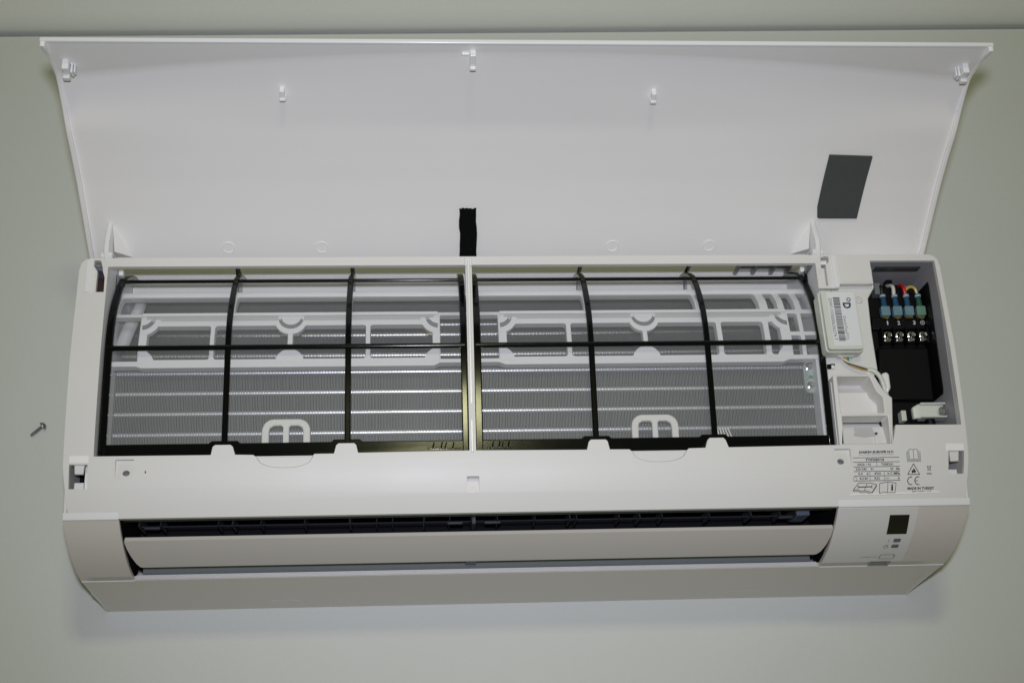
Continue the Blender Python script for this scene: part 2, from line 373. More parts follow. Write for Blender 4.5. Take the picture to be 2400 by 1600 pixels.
bm = nb(); prism(bm, [(2.66, 0.80), (2.70, 0.845), (2.849, 0.905), (2.849, 0.70)], -3.60, 2.714); obj("coil_shelf", bm, M['coilback'], AC)
bm = nb(); box(bm, (2.722, 2.76, 0.0), (3.82, 2.80, 1.86)); obj("rear_wall", bm, M['panel'], AC)
# inner side walls of the filter opening
bm = nb(); prism(bm, [(1.00, 0.2), (3.06, 0.2), (3.06, 1.0), (2.94, 1.35), (2.80, 1.92), (2.4, 1.96), (1.6, 1.975), (1.00, 1.965)], -3.616, -3.604); obj("opening_wall", bm, M['inner'], AC)
bm = nb(); prism(bm, [(1.00, 0.2), (3.06, 0.2), (3.06, 1.0), (2.94, 1.35), (2.80, 1.90), (2.50, 1.92), (2.49, 1.85), (1.66, 1.85), (1.60, 1.955), (1.00, 1.955)], 2.7165, 2.722); obj("opening_wall", bm, M['inner'], AC)
bm = nb(); prism(bm, [(1.0, 1.3), (1.006, 1.95), (0.98, 1.95), (0.97, 1.3)], -3.6, 2.71); obj("opening_wall", bm, M['inner'], AC)
# intake grille bars at the right end of the top
bm = nb(); box(bm, (2.20, 3.062, 0.956), (2.712, 3.070, 1.215)); obj("grille_plate", bm, M['gloss'], rear)
for x in (2.195, 2.370, 2.550, 2.700):
    bm = nb(); box(bm, (x-.016, 3.030, 0.956), (x+.016, 3.058, 1.26)); obj("grille_bar", bm, M['rib'], rear)
for z in (1.115, 1.20):
    bm = nb(); box(bm, (2.18, 3.036, z-.010), (2.710, 3.054, z+.010)); obj("grille_bar", bm, M['rib'], rear)
for x in (-2.585, -1.512, 0.655, 1.705):
    bm = nb()
    prism(bm, [(3.030, 1.25), (3.045, 1.255), (3.050, 0.968), (2.86, 0.922), (2.86, 0.906), (3.03, 0.950)], x-.018, x+.018); obj("grille_rib", bm, M['rib'], rear)
bm = nb(); box(bm, (-3.60, 3.032, 1.262), (2.712, 3.044, 1.280)); obj("grille_rail", bm, M['cream'], rear)
# centre rib between the two filters
bm = nb()
prism(bm, [(1.0, 1.96), (2.76, 1.90), (2.76, 2.03), (2.70, 2.03), (2.0, 2.03), (1.0, 2.012)], -0.4625, -0.4365)
obj("centre_rib", bm, M['gloss'], AC, bevel=0.008)
bm = nb(); box(bm, (-0.482, 2.715, 1.955), (-0.414, 2.80, 1.985)); obj("rib_head", bm, M['gloss'], AC, bevel=0.012)
# ------------------------------------------------------------------ lower front with the air outlet
def low_map(u, s, h=0.0):
    """s: arclength from the ridge (0) over the sloping face (0.87) down to the table"""
    A, B_, C_ = Vector((0.508, 1.864)), Vector((0.137, 1.077)), Vector((0.040, 0.0))
    L1 = (B_-A).length
    # slight crowning of the sloping face
    if s <= L1:
        t = s/L1; p = A.lerp(B_, t); n = Vector((-(A-B_).y, (A-B_).x)).normalized(); n = Vector((-abs(n.x), abs(n.y)))
        p = p + n*(0.068*4*t*(1-t))
    else:
        t = (s-L1)/(C_-B_).length; p = B_.lerp(C_, t); n = Vector((-0.995, 0.09))
    p = p + n*h
    return (u, p.x, p.y)
L1 = math.hypot(0.371, 0.787); L2 = math.hypot(0.097, 1.077)
def low_off(u, s): return (0, 0.905, -0.426) if s <= L1-1e-4 else (0, 0.995, -0.09)
outL = [(-3.85, 0.0), (-3.395, 0.0), (-3.395, L1-0.002), (2.694, L1-0.002), (2.694, 0.0), (3.85, 0.0), (3.85, L1), (3.85, L1+L2), (-3.85, L1+L2), (-3.85, L1)]
bm = nb()
ro = [L1*k/8 for k in range(1, 8)] + [L1]
sheet(bm, outL, [], lambda u, s: low_map(u, s), low_off, 0.04, rows=ro)
low = obj("lower_cover", bm, M['lowshell'], AC, smooth=25, bevel=0.008)
# ridge strip that joins the two covers
for x0, x1 in ((-3.85, -3.395), (2.694, 3.85)):
    bm = nb(); prism(bm, [(0.500, 1.858), (0.506, 1.872), (0.52, 1.878), (0.565, 1.888), (0.565, 1.84), (0.50, 1.82)], x0, x1); obj("ridge_strip", bm, M['gloss'], low, bevel=0.004)
# crease bead
for x0, x1 in ((-3.845, -3.392), (2.70, 3.845)):
    bm = nb(); tube(bm, [(x0, 0.135, 1.078), (x1, 0.135, 1.078)], 0.006, 6, smooth=False); obj("crease_bead", bm, M['gloss'], low)
bm = nb(); sheet(bm, [(2.700, 0.012), (3.402, 0.012), (3.424, L1*0.88), (2.700, L1*0.88)], [], lambda u, s: low_map(u, s, 0.005), low_off, 0.004, rows=ro)
dispcov = obj("display_cover", bm, M['cover2'], AC, bevel=0.002)
sm = lambda z: L1*(1.864-z)/0.787
def lowp(h): return lambda x, z: low_map(x, sm(z), h)
bm = nb(); sheet(bm, [(3.157, sm(1.785)), (3.331, sm(1.785)), (3.347, sm(1.585)), (3.169, sm(1.585))], [], lambda u, s_: low_map(u, s_, 0.0085), low_off, 0.003, rows=[L1*k/24 for k in range(1, 24)]); obj("display_window", bm, M['screen'], dispcov, smooth=25)
for (xa, za) in ((3.284, 1.506), (3.285, 1.430)):
    bm = nb(); sheet(bm, rect(xa-.031, sm(za)-.023, xa+.031, sm(za)+.023, .010), [], lambda u, s_: low_map(u, s_, 0.0085), low_off, 0.003); obj("indicator_lamp", bm, M['greyink'], dispcov, smooth=0)
bm = nb()
mp_ = lowp(0.0105)
add_line(bm, (3.207, 1.490), (3.209, 1.522), .004, mp_)
add_path(bm, disc(3.202, 1.429, 0.020, 14), .004, mp_, True); add_line(bm, (3.202, 1.429), (3.214, 1.442), .003, mp_); add_line(bm, (3.202, 1.429), (3.202, 1.446), .003, mp_)
add_path(bm, rect(3.190, 1.238, 3.320, 1.306, .014), .006, mp_, True)
add_text(bm, "Intelligent eye", 3.016, 1.260, 0.150, 0.018, mp_)
obj("lettering", bm, M['greyink'], dispcov, smooth=0)
for z in (1.172, 1.131, 1.093):
    bm = nb(); add_poly(bm, [(3.134, z-.008), (3.322, z-.008), (3.326, z+.008), (3.138, z+.008)], lowp(0.009)); obj("sensor_slit", bm, M['greyink'], dispcov, smooth=0)
for x, z in ((-2.16, 0.20), (2.18, 0.2)):
    bm = nb(); sheet(bm, rect(x-.14, L1+0.80, x+.14, L1+0.83, .012), [], lambda u, s: low_map(u, s, 0.0015), low_off, 0.01); obj("drain_ridge", bm, M['lowshell'], low, bevel=0.003)
# outlet duct
outlet = empty("air_outlet", parent=AC)
bm = nb()
prism(bm, [(0.90, 0.75), (0.92, 0.75), (0.92, 1.9), (0.90, 1.9)], -3.46, 2.76); box(bm, (-3.40, 0.46, 0.88), (2.70, 0.90, 0.90)); obj("duct_back", bm, M['void'], outlet)
for x0, x1 in ((-3.405, -3.396), (2.695, 2.704)):
    bm = nb(); prism(bm, [(0.150, 1.07), (0.515, 1.845), (0.95, 1.88), (0.95, 0.7), (0.25, 0.95)], x0, x1); obj("duct_cheek", bm, M['void'], outlet)
bm = nb(); prism(bm, [(0.535, 1.815), (0.95, 1.84), (0.95, 1.86), (0.53, 1.845)], -3.395, 2.693); obj("duct_ceiling", bm, M['darkgrey'], outlet)
bm = nb(); prism(bm, [(0.514, 1.795), (0.514, 1.855), (0.545, 1.855), (0.545, 1.795)], -3.394, 2.692); obj("cover_return", bm, M['lowshell'], outlet, bevel=0.004)
bm = nb(); prism(bm, [(0.522, 1.680), (0.528, 1.794), (0.56, 1.794), (0.56, 1.680)], -3.39, 2.69); obj("duct_lip", bm, M['darkgrey'], outlet, bevel=0.005)
bm = nb(); prism(bm, [(0.192, 1.045), (0.24, 1.035), (0.40, 0.98), (0.47, 0.96), (0.47, 0.93), (0.3, 0.93), (0.19, 1.0)], -3.33, 2.63); obj("duct_floor", bm, M['duct'], outlet, smooth=40)
bm = nb()
pf = [(0.139, 1.060), (0.140, 1.079)]
for k in range(3):
    y = 0.142 + k*0.0140
    pf += [(y, 1.083), (y+0.003, 1.089), (y+0.0095, 1.089), (y+0.0130, 1.083)]
pf += [(0.186, 1.060)]
prism(bm, pf, -3.375, 2.672); obj("ribbed_lip", bm, M['white'], outlet, smooth=20)
# vanes and their rod behind the flap
vx = [-3.279, -3.10, -2.616, -2.494, -2.256, -1.886, -1.501, -1.272, -1.136, -0.866, -0.644, -0.452, -0.424, -0.228, 0.097, 0.401, 0.461, 0.833, 1.012, 1.209, 1.625, 1.994, 2.253, 2.392]
for i, x in enumerate(vx):
    w = 0.007 if i % 3 else 0.013
    t = 0.008 if x < -0.5 else -0.008
    bm = nb(); v = [bm.verts.new(p) for p in ((x-w/2, 0.50, 1.30), (x+w/2, 0.50, 1.30), (x+w/2, 0.50, 1.60), (x-w/2, 0.50, 1.60), (x-w/2+t, 0.58, 1.30), (x+w/2+t, 0.58, 1.30), (x+w/2+t, 0.58, 1.57), (x-w/2+t, 0.58, 1.57))]
    for f in ((0,1,2,3), (7,6,5,4), (0,4,5,1), (1,5,6,2), (2,6,7,3), (3,7,4,0)): bm.faces.new([v[k] for k in f])
    obj("vane", bm, M['vane'], outlet, smooth=0)
bm = nb(); tube(bm, [(-3.30, 0.515, 1.505), (2.40, 0.515, 1.505)], 0.006, 6, smooth=False); obj("linkage_rod", bm, M['vane'], outlet)
for x0, x1 in ((-3.25, -3.115), (-0.662, -0.528), (-0.339, -0.20), (2.254, 2.381)):
    bm = nb(); box(bm, (x0, 0.492, 1.492), (x1, 0.512, 1.520)); obj("link_clip", bm, M['vane'], outlet, bevel=0.004)
bm = nb(); box(bm, (-0.452, 0.47, 1.30), (-0.418, 0.53, 1.62)); obj("flap_hinge", bm, M['vane'], outlet, bevel=0.004)
bm = nb(); box(bm, (2.40, 0.50, 1.30), (2.52, 0.56, 1.58)); obj("vane_motor", bm, material("slate_plastic", (0.09, 0.11, 0.16), .5), outlet, bevel=0.008)
bm = nb(); box(bm, (-0.50, 0.22, 1.06), (-0.40, 0.32, 1.16)); obj("flap_hinge", bm, M['duct'], outlet, bevel=0.01)
# flap
s0, s1 = sm(1.645), sm(1.300)
fl = [(-3.383, s0+.012), (-3.375, s0), (2.686, s0), (2.690, s0+.01), (2.684, s0+.10), (2.668, s0+.22), (2.640, s0+.33), (2.615, s1-.01), (2.600, s1),
      (-3.280, s1), (-3.300, s1-.012), (-3.325, s0+.31), (-3.352, s0+.2), (-3.372, s0+.1)]
bm = nb(); sheet(bm, fl, [], lambda u, s: low_map(u, s, -0.012), low_off, 0.035, rows=ro)
obj("flap", bm, M['flap'], AC, smooth=25, bevel=0.009)
# ------------------------------------------------------------------ coil
coil = empty("heat_exchanger", parent=AC)
CP = [(1.04, 1.60), (1.94, 1.60), (2.78, 0.76)]
nrm = Vector((0.7071, 0.7071))
def fins(x0, x1, n, poly, name):
    verts, faces = [], []
    t = 0.0058
    k = len(poly)
    for i in range(n):
        x = x0 + (x1-x0)*(i+0.5)/n + random.uniform(-.0006, .0006)
        b0 = len(verts)
        lean = random.uniform(-.0010, .0010)
        verts += [(x-t/2+lean*(z > 1.5), y, z) for y, z in poly] + [(x+t/2+lean*(z > 1.5), y, z) for y, z in poly]
        faces.append(tuple(range(b0+k-1, b0-1, -1))); faces.append(tuple(range(b0+k, b0+2*k)))
        faces += [(b0+j, b0+(j+1) % k, b0+k+(j+1) % k, b0+k+j) for j in range(k)]
    me = bpy.data.meshes.new(name); me.from_pydata(verts, [], faces); me.materials.append(M['fin'])
    o = bpy.data.objects.new(name, me); COL.objects.link(o); o.parent = coil; o['kind'] = 'stuff'
    return o
NF = 470
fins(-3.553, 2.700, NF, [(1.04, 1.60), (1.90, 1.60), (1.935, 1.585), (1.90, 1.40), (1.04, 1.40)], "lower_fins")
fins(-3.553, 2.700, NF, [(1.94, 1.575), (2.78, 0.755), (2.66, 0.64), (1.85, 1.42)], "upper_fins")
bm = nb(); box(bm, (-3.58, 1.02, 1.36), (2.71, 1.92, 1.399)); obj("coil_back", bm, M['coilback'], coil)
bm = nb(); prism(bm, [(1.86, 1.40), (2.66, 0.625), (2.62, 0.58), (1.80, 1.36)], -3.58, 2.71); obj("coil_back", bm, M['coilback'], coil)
tb = None
for y, z, r_ in ((1.308, 1.573, .020), (1.495, 1.573, .020), (1.681, 1.573, .020), (1.868, 1.573, .020), (2.080, 1.405, .020), (2.221, 1.265, .020), (2.385, 1.101, .020), (2.546, 0.940, .020)):
    bm = nb(); tube(bm, [(-3.553, y, z), (2.70, y, z)], r_, 12, smooth=False); obj("coil_tube", bm, M['tube'], coil)
bm = nb()
for k in range(5):
    x = 1.745 + k*0.024
    v = [bm.verts.new(p) for p in ((x, 1.30, 1.606), (x+.012, 1.30, 1.606), (x+.030+k*.004, 1.20, 1.606), (x+.018+k*.004, 1.20, 1.606))]; bm.faces.new(v)
obj("bent_fin", bm, M['tube'], coil, smooth=0)
bm = nb(); sheet(bm, rect(2.572, 1.600, 2.700, 1.893, .05), [], lambda x, y: (x, y, 1.66), down, 0.05); pl = obj("tube_clamp", bm, M['clear'], coil, bevel=0.015)
for x, y in ((2.626, 1.845), (2.627, 1.669)):
    bm = nb(); lathe(bm, [(0.036, 0), (0.036, .008), (0.026, .012), (0.024, .03), (0.012, .038), (0, .038)], (x, y, 1.66), sides=14)
    obj("screw", bm, M['steel'], coil)
bm = nb(); box(bm, (2.615, 1.735, 1.6605), (2.690, 1.762, 1.664)); obj("paint_mark", bm, M['greenmark'], coil)
# pipe bends and insulation at the left end
for pts, r_ in (([(-3.56, 2.70, 1.0), (-3.46, 2.66, 1.22), (-3.47, 2.56, 1.28), (-3.56, 2.44, 1.2)], .055), ([(-3.56, 2.50, 1.15), (-3.50, 2.46, 1.32), (-3.52, 2.30, 1.42), (-3.57, 2.16, 1.4)], .06)):
    bm = nb(); tube(bm, pts, r_, 12); obj("pipe_bend", bm, M['insul'], coil)
# ------------------------------------------------------------------ inner frame in front of the coil
FR = [(1.00, 1.80), (1.6, 1.815), (2.06, 1.80), (2.32, 1.73), (2.5, 1.63), (2.62, 1.50), (2.70, 1.35), (2.76, 1.12)]
frz = lambda y: lerp_table(FR, y, 0, 1)
frm = lambda h: (lambda x, y: (x, y, frz(y) + h))
fro = [(-3.600, 1.862), (-3.345, 1.862), (-3.300, 1.845), (-0.76, 1.845), (-0.71, 1.872), (-0.19, 1.872), (-0.13, 1.848), (2.36, 1.848), (2.42, 1.872), (2.712, 1.872), (2.712, 2.74), (-3.600, 2.74)]
win = []
# upper row
for x0, x1 in ((-3.555, -2.553), (-2.528, -1.512), (-1.490, 0.606), (0.632, 1.630), (1.665, 2.222), (2.300, 2.392), (2.452, 2.552), (2.608, 2.690)):
    win.append(rect(x0, 2.388, x1, 2.612, .022 if x1-x0 > .3 else .016))
# main row, left group and right group
rowL = ((-3.268, -2.722), (-2.684, -2.046), (-2.002, -1.362), (-1.322, -0.772), (-0.112, 0.424), (0.466, 1.110), (1.152, 1.786), (1.832, 2.216), (2.266, 2.366))
for x0, x1 in rowL: win.append(rect(x0, 1.922, x1, 2.252, .022))
win.append(rect(-0.704, 1.908, -0.186, 2.352)); win.append(rect(-3.600, 1.908, -3.338, 2.352))
win.append(rect(2.458, 2.145, 2.545, 2.340)); win.append(rect(2.582, 2.145, 2.712, 2.340)); win.append(rect(2.458, 1.915, 2.545, 2.105)); win.append(rect(2.582, 1.915, 2.712, 2.105))
discs, cres = [], []
def half(cx, cy, r, a0, a1, n=14): return [(cx, cy)] + [(cx + r*math.cos(R(a0 + (a1-a0)*k/n)), cy + r*math.sin(R(a0 + (a1-a0)*k/n))) for k in range(n+1)]
def crescent(cx, cy, r1, r2, a0, a1, n=14, dy=0.02):
    o_ = [(cx + r2*math.cos(R(a0+(a1-a0)*k/n)), cy + r2*math.sin(R(a0+(a1-a0)*k/n))) for k in range(n+1)]
    i_ = [(cx + r1*math.cos(R(a0+(a1-a0)*k/n)), cy + dy + r1*math.sin(R(a0+(a1-a0)*k/n))) for k in range(n+1)]
    return o_ + i_[::-1]
for cx in (-2.024, 1.131):
    discs += [half(cx, 2.300, 0.140, 180, 360), half(cx, 1.885, 0.128, 0, 180)]
    cres.append(crescent(cx, 2.325, 0.088, 0.110, 188, 352))
for cx, s in ((-3.330, 1), (-0.712, -1), (-0.180, 1), (2.452, -1)):
    a = (270, 360) if s > 0 else (180, 270)
    discs += [half(cx, 2.320, 0.165, *a), half(cx, 1.880, 0.138, *((0, 90) if s > 0 else (90, 180)))]
    cres.append(crescent(cx, 2.335, 0.095, 0.122, a[0]+6, a[1]-6))
rows_f = [1.95, 2.06, 2.15, 2.32, 2.42, 2.5, 2.56, 2.66, 2.70]
bm = nb(); sheet(bm, fro, [w for w in win], frm(0), down, 0.11, rows=rows_f, adds=())
frame = obj("inner_frame", bm, M['inner'], AC, smooth=25, bevel=0.006)
for d_ in discs:
    cx, cy = d_[0]
    cc = [c for c in cres if min(p[0] for p in c) >= min(p[0] for p in d_)-.02 and max(p[0] for p in c) <= max(p[0] for p in d_)+.02 and cy > 2.2]
    bm = nb(); sheet(bm, d_, cc, frm(0.004), down, 0.06, rows=[2.06, 2.2, 2.26]); obj("boss", bm, M['inner'], frame, bevel=0.004)
    if cc:
        bm = nb()
        for c in cc: add_poly(bm, c, frm(0.0015))
        obj("boss_gap", bm, M['duct'], frame, smooth=0)
bm = nb(); prism(bm, [(2.608, 1.505), (2.612, 1.522), (2.662, 1.512), (2.668, 1.44), (2.64, 1.42), (2.61, 1.44)], -3.598, 2.71); obj("top_beam", bm, M['gloss'], frame, bevel=0.005)
# channel that runs under the upper edge of the middle beam
for x0, x1 in ((-3.29, -0.76), (-0.13, 2.40)):
    bm = nb(); sheet(bm, [(x0, 2.304), (x1, 2.304), (x1, 2.352), (x0, 2.352)], [rect(-2.024-.112, 2.295, -2.024+.112, 2.36), rect(1.131-.112, 2.295, 1.131+.112, 2.36)], frm(0.003), down, 0.004); obj("beam_channel", bm, M['insul'], frame)
    bm = nb(); sheet(bm, [(x0-.04, 2.352), (x1+.04, 2.352), (x1+.04, 2.385), (x0-.04, 2.385)], [], frm(0.03), down, 0.03); obj("beam_lip", bm, M['gloss'], frame, bevel=0.005)
for x0, x1 in ((-3.600, -3.555), (2.652, 2.702)):
    bm = nb(); sheet(bm, rect(x0, 1.05, x1, 1.87), [], frm(0), down, 0.2); obj("frame_side", bm, M['inner'], frame, bevel=0.004)
# m shaped handles of the frame
for x0, x1 in ((-2.240, -1.830), (0.948, 1.360)):
    cx = (x0+x1)/2
    o_ = [(x0, 1.06), (x1, 1.06), (x1, 1.26)] + [(x1-.10+.10*math.cos(R(a)), 1.262+.10*math.sin(R(a))) for a in (15, 30, 45, 60, 75, 90)] + [(x0+.10-.10*math.sin(R(a)), 1.262+.10*math.cos(R(a))) for a in (0, 15, 30, 45, 60, 75)] + [(x0, 1.26)]
    hl = [(x0+.060, 1.0), (cx-.026, 1.0), (cx-.026, 1.29), (cx-.04, 1.304), (x0+.10, 1.304), (x0+.068, 1.285), (x0+.060, 1.25)]
    hr = [(2*cx-p[0], p[1]) for p in hl][::-1]
    hl = [(a, max(b_, 1.0605)) if False else (a, b_) for a, b_ in hl]
    bm = nb(); sheet(bm, o_, [hl, hr], lambda x, y: (x, y, 1.845), down, 0.05); obj("frame_handle", bm, M['white'], frame, bevel=0.010)
# ------------------------------------------------------------------ the two filters
FP = [(1.03, 1.90), (1.30, 1.908), (1.60, 1.912), (1.90, 1.912), (2.06, 1.905), (2.20, 1.885), (2.32, 1.85), (2.42, 1.805), (2.50, 1.757), (2.58, 1.70), (2.65, 1.65), (2.71, 1.595), (2.76, 1.545)]
REAR = [(2.80, 1.50), (2.84, 1.435), (2.88, 1.36), (2.92, 1.27), (2.955, 1.18), (2.98, 1.10), (2.995, 1.00)]
LOOP = FP + REAR
def strip(bm, x0, x1, path, h, t, xoff=None):
    """a flat bar of section (x1-x0) x t that follows a (Y,Z) path"""
    P = [Vector(p) for p in path]; n = len(P); rings = []
    for i, p in enumerate(P):
        d = (P[min(n-1, i+1)] - P[max(0, i-1)]).normalized(); nn = Vector((-d.y, d.x))
        if nn.y < -0.2 or (abs(nn.y) <= 0.2 and nn.x < 0): nn = nn if i > len(FP) else nn
        a = p + nn*h; c = p + nn*(h-t)
        rings.append([bm.verts.new((x0, a.x, a.y)), bm.verts.new((x1, a.x, a.y)), bm.verts.new((x1, c.x, c.y)), bm.verts.new((x0, c.x, c.y))])
    for a, c in zip(rings[:-1], rings[1:]):
        for k in range(4): bm.faces.new((a[k], a[(k+1) % 4], c[(k+1) % 4], c[k]))
    bm.faces.new(rings[0][::-1]); bm.faces.new(rings[-1])
    bmesh.ops.recalc_face_normals(bm, faces=bm.faces)
    return bm
def make_filter(x0, x1, bars, tabs, notch):
    F = empty("air_filter", parent=AC)
    top = frm0 = lambda h: (lambda x, y: (x, y, lerp_table(FP, y, 0, 1) + h))
    for a, c in ((x0, x0+.066), (x1-.056, x1)):
        bm = nb(); strip(bm, a, c, LOOP, 0.012, 0.045); obj("frame_side", bm, M['black'], F, smooth=35, bevel=0.010)
    for bx in bars:
        bm = nb(); strip(bm, bx-.026, bx+.026, LOOP, 0.010, 0.035); obj("frame_bar", bm, M['black'], F, smooth=35, bevel=0.010)
    for yy, w in ((1.995, .024), (2.757, .018)):
        bm = nb()
        z = lerp_table(FP, yy, 0, 1)
        tube(bm, [(x0+.02, yy, z-.004), (x1-.02, yy, z-.004)], w, 10, smooth=False); obj("frame_bar", bm, M['black'], F, smooth=50)
    # gussets at the crossings
    bm = nb()
    for bx in [x0+.05] + list(bars) + [x1-.04]:
        for yy in (1.995,):
            z = lerp_table(FP, yy, 0, 1) + .006
            lathe(bm, [(0.036, -.02), (0.036, 0), (0, 0.001)], (bx, yy, z), sides=8)
    obj("gusset", bm, M['black'], F, smooth=0)
    # bottom rail with its grip
    ot = [(x0, 1.075), (x0+.02, 1.045), (x0+.05, 1.035)]
    for t0, t1 in tabs[:1]: ot += [(t0-.03, 1.03)]
    ot += [(notch[0]-.01, 1.00), (notch[0]+.03, 0.96), (notch[1]-.03, 0.96), (notch[1]+.01, 1.00), (x1-.05, 1.035), (x1-.015, 1.045), (x1, 1.075), (x1, 1.137)]
    for t0, t1 in tabs[::-1]:
        ot += [(t1+.05, 1.137), (t1+.025, 1.158), (t0-.025, 1.158), (t0-.05, 1.137)]
    ot += [(x0, 1.137)]
    bm = nb(); sheet(bm, ot, [], top(0.008), down, 0.05, rows=[1.10]); obj("bottom_rail", bm, M['black'], F, bevel=0.010)
    bm = nb(); sheet(bm, rect(x1-.36 if x0 < -2 else x0+.10, 1.060, x1-.06 if x0 < -2 else x0+.32, 1.118, .012), [], top(0.0165), down, 0.010); obj("rail_rib", bm, M['black'], F, bevel=0.006)
    for k, fx in enumerate((.05, .12, .155, .22)):
        xx = (x1-.36+fx) if x0 < -2 else (x0+.10+fx*.8)
        bm = nb(); tube(bm, [(xx, 1.063, 1.92), (xx+.012, 1.114, 1.921)], 0.006, 6, smooth=False); obj("rail_rib", bm, M['black'], F)
    # net, front and back
    bm = nb(); P = [p for p in LOOP if p[0] >= 1.10] ; P = [(1.10, 1.896)] + P
    n = 8; g = []
    for y, z in P: g.append([bm.verts.new((x0+.03+(x1-x0-.055)*k/n, y, z-.008 if y < 2.8 else z)) for k in range(n+1)])
    for a, c in zip(g[:-1], g[1:]):
        for k in range(n): bm.faces.new((a[k], a[k+1], c[k+1], c[k]))
    obj("net", bm, M['net'], F, smooth=80)
    bm = nb(); box(bm, ((x0+.005, 2.80, 1.52) if x0 < -2 else (x1-.045, 2.80, 1.52)), ((x0+.045, 2.86, 1.60) if x0 < -2 else (x1-.005, 2.86, 1.60))); obj("hook", bm, M['gloss'], F, bevel=0.008)
    return F
make_filter(-3.596, -0.474, (-2.545, -1.508), ((-2.626, -2.46), (-1.597, -1.43)), (-2.27, -1.79))
make_filter(-0.417, 2.710, (0.623, 1.660), ((0.546, 0.707), (1.572, 1.726)), (0.905, 1.392))
# ------------------------------------------------------------------ control box right of the filters
CB = empty("control_box", parent=AC)
bz = 1.885
o_ = [(2.724, 1.645), (3.080, 1.645), (3.180, 1.74), (3.168, 2.10), (3.172, 2.415), (3.240, 2.52), (3.24, 2.72), (2.724, 2.72)]
bm = nb(); sheet(bm, o_, [disc(3.095, 2.40, .0001, 3)][:0], lambda x, y: (x, y, bz), down, 0.05); obj("box_lid", bm, M['white'], CB, bevel=0.010)
# pocket below it: rim, stepped floors, side walls
bm = nb()
rim = [(2.724, 1.022), (3.196, 1.022), (3.232, 1.435), (3.165, 1.50), (3.09, 1.650), (3.060, 1.662), (2.724, 1.648)]
hole1 = [(2.762, 1.30), (3.150, 1.30), (3.150, 1.44), (3.095, 1.50), (3.050, 1.636), (2.762, 1.636)]
hole2 = rect(2.768, 1.03, 3.175, 1.275)
sheet(bm, rim, [hole1, hole2], lambda x, y: (x, y, fz(y)-.006), down, 0.40); obj("pocket_rim", bm, M['white'], CB, bevel=0.008)
bm = nb(); prism(bm, [(1.275, 1.80), (1.40, 1.82), (1.55, 1.80), (1.60, 1.74), (1.66, 1.72), (1.66, 1.65), (1.275, 1.65)], 2.75, 3.20); obj("pocket_floor", bm, M['white'], CB, smooth=40, bevel=0.006)
bm = nb(); prism(bm, [(1.02, 1.90), (1.12, 1.87), (1.19, 1.84), (1.22, 1.83), (1.285, 1.76), (1.285, 1.6), (1.02, 1.6)], 2.76, 3.20); obj("pocket_floor", bm, M['white'], CB, smooth=40, bevel=0.004)
bm = nb(); box(bm, (2.73, 1.025, 1.56), (3.225, 1.655, 1.60)); obj("pocket_backing", bm, M['inner'], CB)
bm = nb(); sheet(bm, [(2.895, 1.150), (2.905, 1.135), (3.00, 1.118), (3.10, 1.135), (3.115, 1.165), (3.085, 1.175), (3.08, 1.225), (2.92, 1.225), (2.915, 1.165)], [], lambda x, y: (x, y, 1.80+(1.30-y)*.42), down, 0.006); obj("pocket_slot", bm, M['insul'], CB)
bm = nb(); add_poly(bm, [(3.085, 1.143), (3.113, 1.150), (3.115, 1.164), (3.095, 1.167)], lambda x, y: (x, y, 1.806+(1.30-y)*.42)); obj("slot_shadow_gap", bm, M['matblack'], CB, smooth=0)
bm = nb(); box(bm, (3.075, 1.03, 1.86), (3.083, 1.12, 1.905)); obj("pocket_rib", bm, M['gloss'], CB)
# finger tab that holds the cable
bm = nb(); sheet(bm, [(3.165, 1.640), (3.185, 1.672), (3.225, 1.680), (3.240, 1.655), (3.240, 1.535), (3.205, 1.480), (3.185, 1.53)], [], lambda x, y: (x, y, 1.995), down, 0.10); obj("cable_tab", bm, M['gloss'], CB, bevel=0.016)
bm = nb(); box(bm, (2.722, 1.745, 1.885), (2.757, 1.785, 1.91)); box(bm, (2.757, 1.775, 1.885), (2.79, 1.79, 1.905)); obj("catch_slot", bm, M['void'], CB)
bm = nb(); box(bm, (2.752, 1.742, 1.885), (2.778, 1.773, 1.925)); obj("catch", bm, M['gloss'], CB, bevel=0.005)
bm = nb(); tube(bm, disc(3.085, 2.400, 0.030, 14) and [(x, y, bz+.002) for x, y in disc(3.085, 2.400, 0.030, 14)], 0.004, 6, smooth=False, closed=True)
tube(bm, [(3.065, 2.39, bz+.002), (3.085, 2.41, bz+.002), (3.10, 2.385, bz+.002)], .003, 5); obj("moulded_mark", bm, M['insul'], CB)
# ------------------------------------------------------------------ wireless adapter clipped on the control box
AD = empty("adapter_module", parent=AC)
ang = R(1.9); A0 = Vector((2.669, 2.404)); ux = Vector((math.cos(0), 0)); 
ca, sa = math.cos(ang), math.sin(ang)
def am(h):   # u across 0..0.315, v down 0..0.545
    return lambda u, v: (2.6725 + u + v*0.036, 2.405 - v - u*0.0, 2.10 + h)
bm = nb()
tl, tw, th = 0.546, 0.312, 0.15
op = rect(0, 0, tw, tl, .025)
sheet(bm, op, [], am(0), down, 0.055); obj("module_lid", bm, M['cream'], AD, bevel=0.014, seg=3)
bm = nb(); sheet(bm, rect(-.012, -.010, tw+.014, tl+.012, .035), [], am(-0.058), down, 0.14); obj("module_base", bm, M['cream'], AD, bevel=0.010)
bm = nb(); sheet(bm, rect(.05, .012, .298, tl-.03, .01), [], am(0.0035), down, 0.002); stk = obj("sticker", bm, M['sticker'], AD)
sp = am(0.005)
bm = nb()
